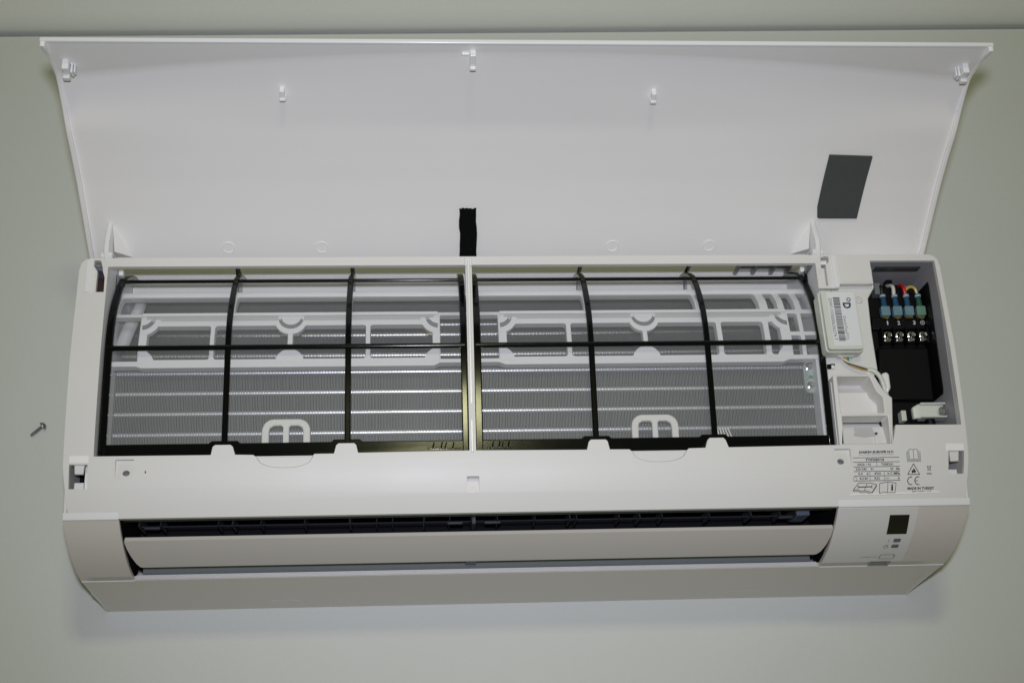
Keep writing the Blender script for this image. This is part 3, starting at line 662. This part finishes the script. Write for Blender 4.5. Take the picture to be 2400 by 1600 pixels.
def vtext(bm, txt, u, v0, v1, hgt, bold=0.0):
    """lettering that reads downwards; its feet lie on the left"""
    vs, fs = text_polys(txt, 1.0, bold)
    ax = min(v[0] for v in vs); bx = max(v[0] for v in vs); ay = min(v[1] for v in vs); by = max(v[1] for v in vs)
    nv = [bm.verts.new(sp(u + (y-ay)/(by-ay)*hgt, v0 + (x-ax)/(bx-ax)*(v1-v0))) for x, y in vs]
    for f in fs:
        try: bm.faces.new([nv[i] for i in f])
        except ValueError: pass
vtext(bm, "DW11V3000636274 7", 0.058, 0.072, 0.462, 0.030)
vtext(bm, "DaichiTeeITCL", 0.168, 0.240, 0.465, 0.024)
obj("lettering", bm, M['greyink'], AD, smooth=0)
bm = nb(); vtext(bm, "D", 0.182, 0.112, 0.168, 0.072, bold=0.04)
add_path(bm, disc(0.240, 0.084, 0.0155, 16), 0.008, sp, True); obj("emblem", bm, M['navyink'], AD, smooth=0)
random.seed(11); bm = nb(); v = 0.062
while v < 0.468:
    w = random.choice((.0035, .0035, .006, .009)); 
    add_poly(bm, [(0.100, v), (0.160, v), (0.160, min(v+w, .47)), (0.100, min(v+w, .47))], sp); v += w + random.choice((.004, .004, .006))
obj("barcode", bm, M['ink'], AD, smooth=0)
bm = nb(); box(bm, (2.81, 1.835, 1.90), (2.955, 1.875, 1.965)); obj("plug", bm, M['cream'], AD, bevel=0.008)
bm = nb(); box(bm, (2.925, 2.415, 1.888), (2.985, 2.47, 1.95)); obj("mounting_clip", bm, M['gloss'], AD, bevel=0.008)
# wires of the adapter
wires = (('wwhite', [(2.830, 1.850, 1.95), (2.862, 1.80, 1.97), (2.93, 1.765, 1.98), (3.02, 1.735, 1.98), (3.08, 1.715, 1.975)]),
         ('wbrown', [(2.845, 1.850, 1.945), (2.872, 1.79, 1.96), (2.94, 1.752, 1.965), (3.02, 1.722, 1.97), (3.08, 1.708, 1.97)]),
         ('wyellow', [(2.862, 1.850, 1.94), (2.885, 1.785, 1.95), (2.95, 1.738, 1.96), (3.03, 1.712, 1.965), (3.08, 1.700, 1.968)]),
         ('wyellow', [(2.875, 1.850, 1.94), (2.895, 1.79, 1.945), (2.955, 1.745, 1.955), (3.03, 1.718, 1.96), (3.08, 1.702, 1.962)]),
         ('wgreen', [(2.905, 1.852, 1.94), (2.905, 1.81, 1.94), (2.93, 1.77, 1.94), (3.02, 1.715, 1.95)]))
for mt, pts in wires:
    bm = nb(); tube(bm, pts, 0.0075, 8); obj("wire", bm, M[mt], AD)
bm = nb(); tube(bm, [(3.06, 1.708, 1.97), (3.11, 1.690, 1.985), (3.155, 1.635, 1.99), (3.178, 1.565, 1.985), (3.193, 1.51, 1.97), (3.212, 1.45, 1.93), (3.225, 1.40, 1.85)], 0.021, 12); obj("cable", bm, M['cream'], AD)
bm = nb(); tube(bm, [(3.05, 1.690, 1.955), (3.09, 1.672, 1.96), (3.115, 1.665, 1.96)], 0.012, 8); obj("cable", bm, M['cream'], AD)
# ------------------------------------------------------------------ terminal compartment
TB = empty("terminal_block", parent=AC)
bm = nb(); box(bm, (3.20, 1.10, 0.9), (3.82, 2.78, 0.92)); obj("bay_floor", bm, M['void'], TB)
bm = nb(); prism(bm, [(1.15, 0.9), (2.78, 0.9), (2.78, 1.92), (1.15, 1.92)], 3.8155, 3.8205); obj("bay_wall", bm, M['bay'], TB)
bm = nb(); box(bm, (3.20, 2.752, 1.35), (3.82, 2.76, 1.93)); obj("bay_wall", bm, M['bay'], TB)
bm = nb(); prism_z(bm, [(3.30, 2.74), (3.72, 2.74), (3.72, 2.7515), (3.30, 2.7515)], 1.73, 1.83); obj("bay_slot", bm, M['darkgrey'], TB)
bm = nb(); box(bm, (3.165, 1.19, 0.9), (3.175, 2.5, 1.82)); obj("bay_wall", bm, M['matblack'], TB)
bm = nb()
blk = [(3.20, 1.20), (3.70, 1.20), (3.74, 1.47), (3.80, 1.53), (3.812, 1.70), (3.812, 2.10), (3.80, 2.62), (3.78, 2.66), (3.60, 2.70), (3.42, 2.70), (3.30, 2.66), (3.20, 2.60)]
prism_z(bm, blk, 1.0, 1.50); obj("block_body", bm, M['matblack'], TB, bevel=0.012)
bm = nb(); prism_z(bm, [(3.803, 1.55), (3.813, 1.60), (3.813, 2.60), (3.803, 2.64)], 1.0, 1.74); obj("block_wall", bm, M['matblack'], TB, bevel=0.006)
bm = nb(); prism_z(bm, [(3.30, 2.24), (3.80, 2.24), (3.80, 2.36), (3.30, 2.36)], 1.45, 1.545); obj("number_strip", bm, M['matblack'], TB, bevel=0.008)
bm = nb(); prism_z(bm, [(3.28, 1.56), (3.79, 1.54), (3.80, 2.06), (3.32, 2.06)], 1.45, 1.56); obj("block_cover", bm, M['matblack'], TB, bevel=0.02)
bm = nb(); box(bm, (3.50, 2.70, 1.40), (3.56, 2.79, 1.50)); obj("block_catch", bm, M['matblack'], TB, bevel=0.008)
bm = nb(); box(bm, (3.345, 2.57, 1.50), (3.40, 2.68, 1.60)); obj("bracket", bm, M['duct'], TB)
for x in (3.36, 3.475, 3.59, 3.70, 3.79):
    bm = nb(); box(bm, (x-.006, 2.08, 1.50), (x+.006, 2.24, 1.62)); obj("partition", bm, M['matblack'], TB, bevel=0.003)
for i, (x, mt, wm) in enumerate(((3.417, 'blue', 'wblack'), (3.530, 'blue', 'wwhite'), (3.640, 'blue', 'wred'), (3.752, 'green', 'wgreen'))):
    bm = nb(); sheet(bm, rect(x-.042, 2.350, x+.042, 2.440, .010), [], lambda a, b_: (a, b_, 1.625), down, 0.05); obj("spade_connector", bm, M[mt], TB, bevel=0.012)
    bm = nb(); tube(bm, [(x-.002, 2.44, 1.60), (x-.004, 2.50, 1.60), (x-.008, 2.60, 1.59)], 0.030, 12, smooth=True, r2=0.020); obj("connector_sleeve", bm, M[mt + '2'], TB)
    bm = nb(); tube(bm, [(x-.006, 2.535, 1.603), (x-.007, 2.556, 1.603)], 0.0285, 10, smooth=False); obj("crimp_ring", bm, material("pale_print", (.35, .45, .50), .4) if i == 0 else bpy.data.materials["pale_print"], TB)
    bm = nb(); box(bm, (x-.030, 2.334, 1.56), (x+.034, 2.352, 1.60)); obj("spade_tab", bm, M['brass'], TB)
    bm = nb()
    if i == 3: tube(bm, [(x-.01, 2.57, 1.60), (x-.03, 2.62, 1.61), (x-.075, 2.635, 1.61), (x-.13, 2.60, 1.58)], 0.014, 8)
    else: tube(bm, [(x-.010, 2.56, 1.60), (x-.010 - (.012 if i == 2 else 0), 2.64, 1.60), (x-.02, 2.69, 1.50), (x-.03, 2.72, 1.35)], 0.017, 8)
    obj("wire", bm, M['wyellow' if i == 3 else wm], TB)
bm = nb()
zt = lambda a, b_: (a, b_, 1.5465)
for x, ch in ((3.447, "1"), (3.547, "2"), (3.694, "3")): add_text(bm, ch, x-.006, 2.284, 0.024 if ch != "1" else .012, 0.040, zt, bold=0.03)
add_path(bm, disc(3.778, 2.304, 0.019, 14), .005, zt, True)
for yy, w in ((2.308, .011), (2.302, .008), (2.296, .004)): add_line(bm, (3.778-w, yy), (3.778+w, yy), .003, zt)
add_line(bm, (3.778, 2.308), (3.778, 2.318), .003, zt)
obj("lettering", bm, M['whiteink'], TB, smooth=0)
for x in (3.424, 3.535, 3.646, 3.757):
    bm = nb(); lathe(bm, [(0.036, 0), (0.036, .012), (0.022, .018), (0.030, .022), (0.030, .046), (0.020, .056), (0.0, .050)], (x, 2.172, 1.56), axis=(0.05, -0.15, 1), sides=12); obj("terminal_screw", bm, M['steel'], TB, smooth=20)
    bm = nb(); prism_z(bm, [(x-.046, 2.105), (x+.032, 2.105), (x+.036, 2.150), (x-.044, 2.150)], 1.55, 1.585); obj("terminal_plate", bm, M['steel'], TB, bevel=0.012)
# cord clamp
bm = nb()
cl = [(3.518, 1.333), (3.515, 1.44), (3.570, 1.466), (3.795, 1.466), (3.812, 1.445), (3.800, 1.43), (3.806, 1.36), (3.812, 1.33), (3.60, 1.337)]
sheet(bm, cl, [], lambda x, y: (x, y, 1.70 + 0.03*math.sin((x-3.52)/.28*math.pi)), down, 0.05); clamp = obj("cord_clamp", bm, M['cream'], TB, bevel=0.012)
for y0, y1 in ((1.452, 1.468), (1.330, 1.346)):
    bm = nb(); box(bm, (3.575, y0, 1.62), (3.808, y1, 1.755)); obj("clamp_flange", bm, M['cream'], TB, bevel=0.006)
bm = nb(); lathe(bm, [(0.038, 0), (0.038, .02), (0.030, .034), (0.0, .038)], (3.768, 1.388, 1.735), sides=16); obj("clamp_screw", bm, M['steel'], TB)
bm = nb(); box(bm, (3.410, 1.316, 1.60), (3.456, 1.413, 1.70)); obj("clamp_lug", bm, M['cream'], TB, bevel=0.006)
bm = nb(); tube(bm, [(3.66, 1.42, 1.60), (3.67, 1.36, 1.66), (3.68, 1.28, 1.66), (3.69, 1.16, 1.60)], 0.045, 14); obj("mains_cable", bm, M['matblack'], TB)
# ------------------------------------------------------------------ rating label (print on the cover)
RL = empty("rating_label", parent=AC)
bm = nb(); sheet(bm, [(2.80, 0.606), (3.56, 0.612), (3.595, 0.640), (3.60, 0.985), (2.815, 0.985)], [], onface(0.0030), down, 0.002, rows=[.67, .75, .85, .95]); obj("film", bm, M['white'], RL)
lp = onface(0.0045)
bm = nb()
add_text(bm, "DAIKIN EUROPE N.V.", 2.882, 0.943, 0.308, 0.021, lp, bold=0.05, shear=0.25)
obj("heading", bm, M['navyink'], RL, smooth=0)
bm = nb()
add_text(bm, "Zandvoordestraat 300, B-8400 Oostende, Belgium", 2.882, 0.925, 0.304, 0.011, lp)
add_text(bm, "FTXF25B5V1B", 2.940, 0.876, 0.160, 0.022, lp, bold=0.035)
for y in (0.906, 0.868, 0.829, 0.790, 0.752, 0.713): add_line(bm, (2.827, y), (3.235, y), .0048, lp)
for x, ya, yb in ((3.033, .829, .868), (2.969, .713, .790), (3.094, .713, .790)): add_line(bm, (x, ya), (x, yb), .003, lp)
add_text(bm, "2020 / 01", 2.860, 0.838, 0.120, 0.020, lp, bold=.02); add_text(bm, "T008241", 3.070, 0.838, 0.105, 0.020, lp, bold=.02)
add_text(bm, "220-240", 2.845, 0.800, 0.096, 0.020, lp, bold=.02); add_text(bm, "V~", 2.975, 0.800, 0.032, 0.020, lp, bold=.04); add_text(bm, "50", 3.150, 0.800, 0.026, 0.020, lp, bold=.02); add_text(bm, "Hz", 3.200, 0.800, 0.032, 0.020, lp, bold=.04)
add_text(bm, "0.4", 2.866, 0.761, 0.038, 0.020, lp, bold=.02); add_text(bm, "A", 2.940, 0.761, 0.018, 0.020, lp, bold=.04); add_text(bm, "IPX0", 3.010, 0.761, 0.055, 0.020, lp, bold=.02); add_text(bm, "4.17", 3.120, 0.761, 0.048, 0.020, lp, bold=.02); add_text(bm, "MPa", 3.178, 0.761, 0.054, 0.020, lp, bold=.04)
add_text(bm, "8.5", 2.878, 0.722, 0.036, 0.020, lp, bold=.02); add_text(bm, "kg", 2.922, 0.718, 0.030, 0.024, lp, bold=.04); add_text(bm, "R32", 3.008, 0.722, 0.046, 0.020, lp, bold=.02); add_text(bm, "NW", 3.105, 0.724, 0.034, 0.014, lp); add_text(bm, "A", 3.212, 0.722, 0.018, 0.020, lp, bold=.04)
add_path(bm, rect(2.824, .714, 2.850, .742), .0025, lp, True)
obj("lettering", bm, M['ink'], RL, smooth=0); bm = nb()
# book with spanner
add_path(bm, [(2.820, .640), (2.868, .695), (2.925, .697), (2.940, .688), (2.960, .697), (3.025, .680), (2.985, .617), (2.930, .632), (2.890, .628), (2.860, .640)], .005, lp, True)
add_path(bm, [(2.820, .640), (2.820, .629), (2.860, .629), (2.895, .615), (2.930, .620), (2.980, .606), (3.028, .672)], .004, lp)
add_line(bm, (2.940, .688), (2.915, .630), .004, lp); add_line(bm, (2.870, .662), (2.975, .664), .008, lp)
for x in (2.868, 2.977): add_path(bm, [(x-.010, .676), (x, .663), (x-.010, .652)] if x < 2.9 else [(x+.010, .676), (x, .663), (x+.010, .652)], .006, lp)
obj("symbol", bm, M['ink'], RL, smooth=0); bm = nb()
# information book
add_path(bm, [(3.052, .690), (3.100, .698), (3.125, .702), (3.150, .698), (3.196, .690), (3.185, .609), (3.150, .616), (3.125, .612), (3.090, .618), (3.048, .609)], .0045, lp, True)
add_line(bm, (3.125, .702), (3.119, .612), .004, lp)
add_text(bm, "i", 3.152, 0.630, 0.018, 0.052, lp, bold=.03)
obj("symbol", bm, M['ink'], RL, smooth=0); bm = nb()
# stacked manual sheets
for k, (a, t) in enumerate(((0.0, .950), (.010, .960), (.020, .970))):
    add_path(bm, [(3.303+a, t), (3.303+a, .868+a*.9), (3.421-a, .868+a*.9), (3.421-a, t)], .0035, lp)
add_path(bm, [(3.323, .970), (3.345, .974), (3.362, .968), (3.380, .974), (3.401, .970)], .0035, lp); add_line(bm, (3.362, .968), (3.362, .888), .0035, lp)
obj("symbol", bm, M['ink'], RL, smooth=0); bm = nb()
# flame triangle
add_path(bm, [(3.300, .760), (3.406, .758), (3.356, .848)], .006, lp, True)
add_poly(bm, [(3.340, .770), (3.335, .785), (3.342, .798), (3.350, .792), (3.354, .815), (3.366, .798), (3.374, .788), (3.370, .772), (3.362, .768), (3.356, .780), (3.348, .768)], lp)
obj("symbol", bm, M['ink'], RL, smooth=0); bm = nb()
# bin mark
add_path(bm, [(3.476, .822), (3.484, .790), (3.500, .790), (3.508, .822)], .003, lp); add_line(bm, (3.472, .824), (3.512, .826), .0035, lp); add_line(bm, (3.474, .788), (3.510, .828), .003, lp); add_line(bm, (3.510, .788), (3.474, .828), .003, lp)
add_line(bm, (3.468, .764), (3.512, .763), .008, lp)
obj("symbol", bm, M['ink'], RL, smooth=0); bm = nb()
# CE mark
for cx in (3.330, 3.393):
    add_path(bm, [(cx + .032*math.cos(R(a)), .707 + .032*math.sin(R(a))) for a in range(75, 290, 15)], .007, lp)
add_line(bm, (3.364, .707), (3.388, .707), .006, lp)
obj("symbol", bm, M['ink'], RL, smooth=0); bm = nb()
add_text(bm, "MADE IN TURKEY", 3.296, 0.634, 0.236, 0.022, lp, bold=0.04)
add_text(bm, "SE/PR 1000001 - 20:00", 3.335, 0.614, 0.170, 0.012, lp)
obj("lettering", bm, M['ink'], RL, smooth=0)
bm = nb()   # puckered lower edge of the clear film, its flash glint painted warm white
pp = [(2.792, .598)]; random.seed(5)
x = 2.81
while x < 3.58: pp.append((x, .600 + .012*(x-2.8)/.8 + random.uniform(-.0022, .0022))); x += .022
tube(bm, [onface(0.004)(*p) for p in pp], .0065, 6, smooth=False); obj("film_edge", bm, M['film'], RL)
# small chips on the cover
bm = nb(); add_poly(bm, disc(-3.174, 0.875, .006, 8, ry=.012), onface(0.0015)); obj("ink_speck", bm, M['ink'], cover, smooth=0)
# ------------------------------------------------------------------ opened front panel
FPAN = empty("front_panel", parent=AC)
PB = [(1.52, 2.925), (1.597, 2.973), (1.75, 3.075), (2.0, 3.250), (2.25, 3.417), (2.5, 3.560), (2.75, 3.687), (2.95, 3.770), (3.10, 3.828), (3.30, 3.890), (3.45, 3.928), (3.60, 3.955), (3.69, 3.962)]
def arch(x): return 3.57 - 0.0285*min(abs(x), 3.62)**2
def pY(z, x):
    if z <= 2.75: return lerp_table(PB, z, 0, 1)
    za = arch(x)
    if z <= za:
        t = (z-2.75)/(za-2.75); return 3.687 + 0.238*(1.25*t - 0.25*t*t)
    return 3.925 + 0.006*(z-za)/(3.69-za)
def pn(z, x):
    d = (pY(min(3.69, z+.02), x) - pY(max(1.52, z-.02), x))/(min(3.69, z+.02) - max(1.52, z-.02))
    return Vector((0, -1, d)).normalized()
def pp(x, z, h=0.0):
    return Vector((x, pY(z, x), z)) + pn(z, x)*h
NX = 60
zs = [1.52 + (3.69-1.52)*k/46 for k in range(47)]
bm = nb()
g, g2 = [], []
for i in range(NX+1):
    x = -3.85 + 7.70*i/NX
    za = arch(x)
    g.append((x, za))
rowsN = 30; rowsT = 8
G, H = [], []
for x, za in g:
    zz = [1.52 + (za-1.52)*k/rowsN for k in range(rowsN+1)] + [za + (3.69-za)*k/rowsT for k in range(1, rowsT+1)]
    G.append([bm.verts.new(pp(x, z)) for z in zz]); H.append([bm.verts.new(pp(x, z, -0.03)) for z in zz])
n = len(G[0])
for i in range(NX):
    for k in range(n-1):
        bm.faces.new((G[i][k], G[i+1][k], G[i+1][k+1], G[i][k+1])); bm.faces.new((H[i][k], H[i][k+1], H[i+1][k+1], H[i+1][k]))
    bm.faces.new((G[i][0], H[i][0], H[i+1][0], G[i+1][0])); bm.faces.new((G[i][-1], G[i+1][-1], H[i+1][-1], H[i][-1]))
for k in range(n-1):
    bm.faces.new((G[0][k], G[0][k+1], H[0][k+1], H[0][k])); bm.faces.new((G[-1][k], H[-1][k], H[-1][k+1], G[-1][k+1]))
obj("panel_shell", bm, M['panel'], FPAN, smooth=50)
# rim: side flanges and the lip
for sx in (-1, 1):
    bm = nb(); zz = [1.52 + (3.69-1.52)*k/30 for k in range(31)]; rings = []
    for z in zz:
        x0 = sx*3.853; x1 = sx*3.812; hh = lerp_table([(1.5, .040), (2.7, .034), (3.12, .004), (3.48, .002), (3.66, .040), (3.7, .042)], z, 0, 1)
        rings.append([bm.verts.new(pp(x0, z, -0.03)), bm.verts.new(pp(x0, z, hh)), bm.verts.new(pp(x1, z, hh)), bm.verts.new(pp(x1, z, -0.03))])
    for a, c in zip(rings[:-1], rings[1:]):
        for k in range(4): bm.faces.new((a[k], a[(k+1) % 4], c[(k+1) % 4], c[k]))
    bm.faces.new(rings[0]); bm.faces.new(rings[-1][::-1]); bmesh.ops.recalc_face_normals(bm, faces=bm.faces)
    obj("side_flange", bm, M['panel'], FPAN, smooth=40, bevel=0.010)
bm = nb(); prism(bm, [(3.929, 3.655), (3.929, 3.700), (3.970, 3.700), (3.972, 3.655)], -3.856, 3.856); obj("panel_lip", bm, M['gloss'], FPAN, bevel=0.010)
# tape, foam, moulded rings
def panel_sheet(name, poly, mat, h, t, bevel=0.0, rows=()):
    bm = nb()
    sheet(bm, poly, [], lambda x, z: pp(x, z, h), lambda x, z: -pn(z, x), t, rows=rows)
    return obj(name, bm, mat, FPAN, smooth=40, bevel=bevel)
random.seed(3)
vel = []
for k in range(9): vel.append((-0.518 + random.uniform(-.004, .004) + (.006 if k < 5 else 0), 1.600 + .42*k/8))
for k in range(9): vel.append((-0.505 + .138*k/8, 2.018 + random.uniform(-.008, .006)))
for k in range(9): vel.append((-0.357 + random.uniform(-.003, .003) - (.012 if k < 3 else 0), 2.015 - .415*k/8))
panel_sheet("hook_tape", vel, M['velcro'], 0.022, 0.02, rows=[1.7, 1.8, 1.9])
panel_sheet("foam_pad", [(2.770, 1.935), (2.79, 1.930), (3.140, 1.928), (3.160, 2.484), (2.765, 2.497), (2.752, 2.03)], M['foam'], 0.024, 0.02, bevel=0.004, rows=[2.0, 2.1, 2.2, 2.3, 2.4])
for cx in (-2.607, -1.767, 0.897, 1.799):
    bm = nb(); tube(bm, [pp(cx + .054*math.cos(2*math.pi*k/24), 1.684 + .046*math.sin(2*math.pi*k/24), 0.001) for k in range(24)], .006, 6, smooth=False, closed=True); obj("moulded_ring", bm, M['panel'], FPAN)
# clips
def frame_at(x, z):
    n_ = pn(z, x); t_ = Vector((1, 0, 0)); u_ = n_.cross(t_); u_ = u_ if u_.z > 0 else -u_
    return pp(x, z), t_, u_, n_
def clip_block(name, x, z, parts, mat='gloss'):
    o0, t_, u_, n_ = frame_at(x, z)
    bm = nb()
    for (a0, a1, b0, b1, c0, c1) in parts:
        v = [bm.verts.new(o0 + t_*a + u_*b_ + n_*c) for a in (a0, a1) for b_ in (b0, b1) for c in (c0, c1)]
        for f in ((0,1,3,2), (4,6,7,5), (0,4,5,1), (2,3,7,6), (0,2,6,4), (1,5,7,3)): bm.faces.new([v[i] for i in f])
    bmesh.ops.recalc_face_normals(bm, faces=bm.faces)
    return obj(name, bm, M[mat], FPAN, smooth=0, bevel=0.006)
for x in (-2.008, 1.103):
    clip_block("panel_clip", x, 3.115, [(-.020, .020, -.035, .045, -0.01, .060), (-.025, .025, -.055, -.03, .01, .075)])
clip_block("panel_clip", -0.437, 3.50, [(-.024, .024, -.02, .10, -0.01, .07), (-.024, .024, -.05, -.02, .02, .095), (-.09, -.026, .06, .072, -0.005, .025)])
for sx in (-1, 1):
    clip_block("panel_clip", sx*3.715, 3.355, [(-.026, .026, -.05, .07, -.01, .085), (-.036 if sx < 0 else -.018, .018 if sx < 0 else .036, -.072, -.025, .04, .115)])
    clip_block("clip_finger", sx*3.676, 3.340, [(-.009, .009, -.045, .03, -.01, .085)]); clip_block("clip_finger", sx*3.655, 3.345, [(-.007, .007, -.04, .015, -.01, .075)])
# hinge arms
for xc, sx in ((-3.625, -1), (2.735, 1)):
    bm = nb()
    arm = [(3.185, 1.905), (3.13, 1.93), (3.05, 1.96), (2.97, 1.99), (2.90, 2.00), (2.85, 1.985), (2.80, 1.955), (2.79, 1.90), (2.83, 1.85), (2.90, 1.78), (2.93, 1.60), (3.0, 1.63)]
    prism(bm, arm, xc-.022, xc+.022); obj("hinge_arm", bm, M['gloss'], FPAN, smooth=40, bevel=0.010)
    # gusset toward the middle of the panel
    bm = nb(); v = [bm.verts.new(p) for p in (pp(xc+sx*-.02, 1.89, .0), pp(xc-sx*.02, 1.60, .0), pp(xc-sx*.15, 1.60, .0), Vector((xc-sx*.03, 2.945, 1.80)))]
    for f in ((0,1,3), (1,2,3), (2,0,3), (0,2,1)): bm.faces.new([v[i] for i in f])
    bmesh.ops.recalc_face_normals(bm, faces=bm.faces); obj("arm_gusset", bm, M['panel'], FPAN, bevel=0.004)
    bm = nb(); tube(bm, [(xc-.05, 2.845, 1.945), (xc+.05, 2.845, 1.945)], .030, 12, smooth=False); obj("hinge_pin", bm, M['gloss'], FPAN, bevel=0.005)
# ------------------------------------------------------------------ loose screw on the board
SC = empty("screw", (-4.60, 1.84, 0.0)); SC['label'] = "small loose grey pan head screw lying on the board left of the unit"; SC['category'] = "screw"
ax = Vector((-0.117, -0.098, -0.013)); hd = Vector((-4.575, 1.852, 0.042)) - Vector((-4.60, 1.84, 0.0))
axn = ax.normalized()
bm = nb()
lathe(bm, [(0.0, -.034), (0.020, -.031), (0.034, -.019), (0.042, -.004), (0.042, 0.0), (0.0, 0.0)], hd, axis=tuple(axn), sides=18); obj("screw_head", bm, M['darksteel'], SC, smooth=30)
bm = nb()
pr = [(0.0165, 0.0), (0.0165, .01)]
for k in range(9): pr += [(0.0125, .014+k*.013), (0.0185, .0205+k*.013)]
pr += [(0.0125, .132), (0.008, .142), (0.0, .146)]
lathe(bm, pr, hd, axis=tuple(axn), sides=12); obj("shank", bm, M['darksteel'], SC, smooth=30)
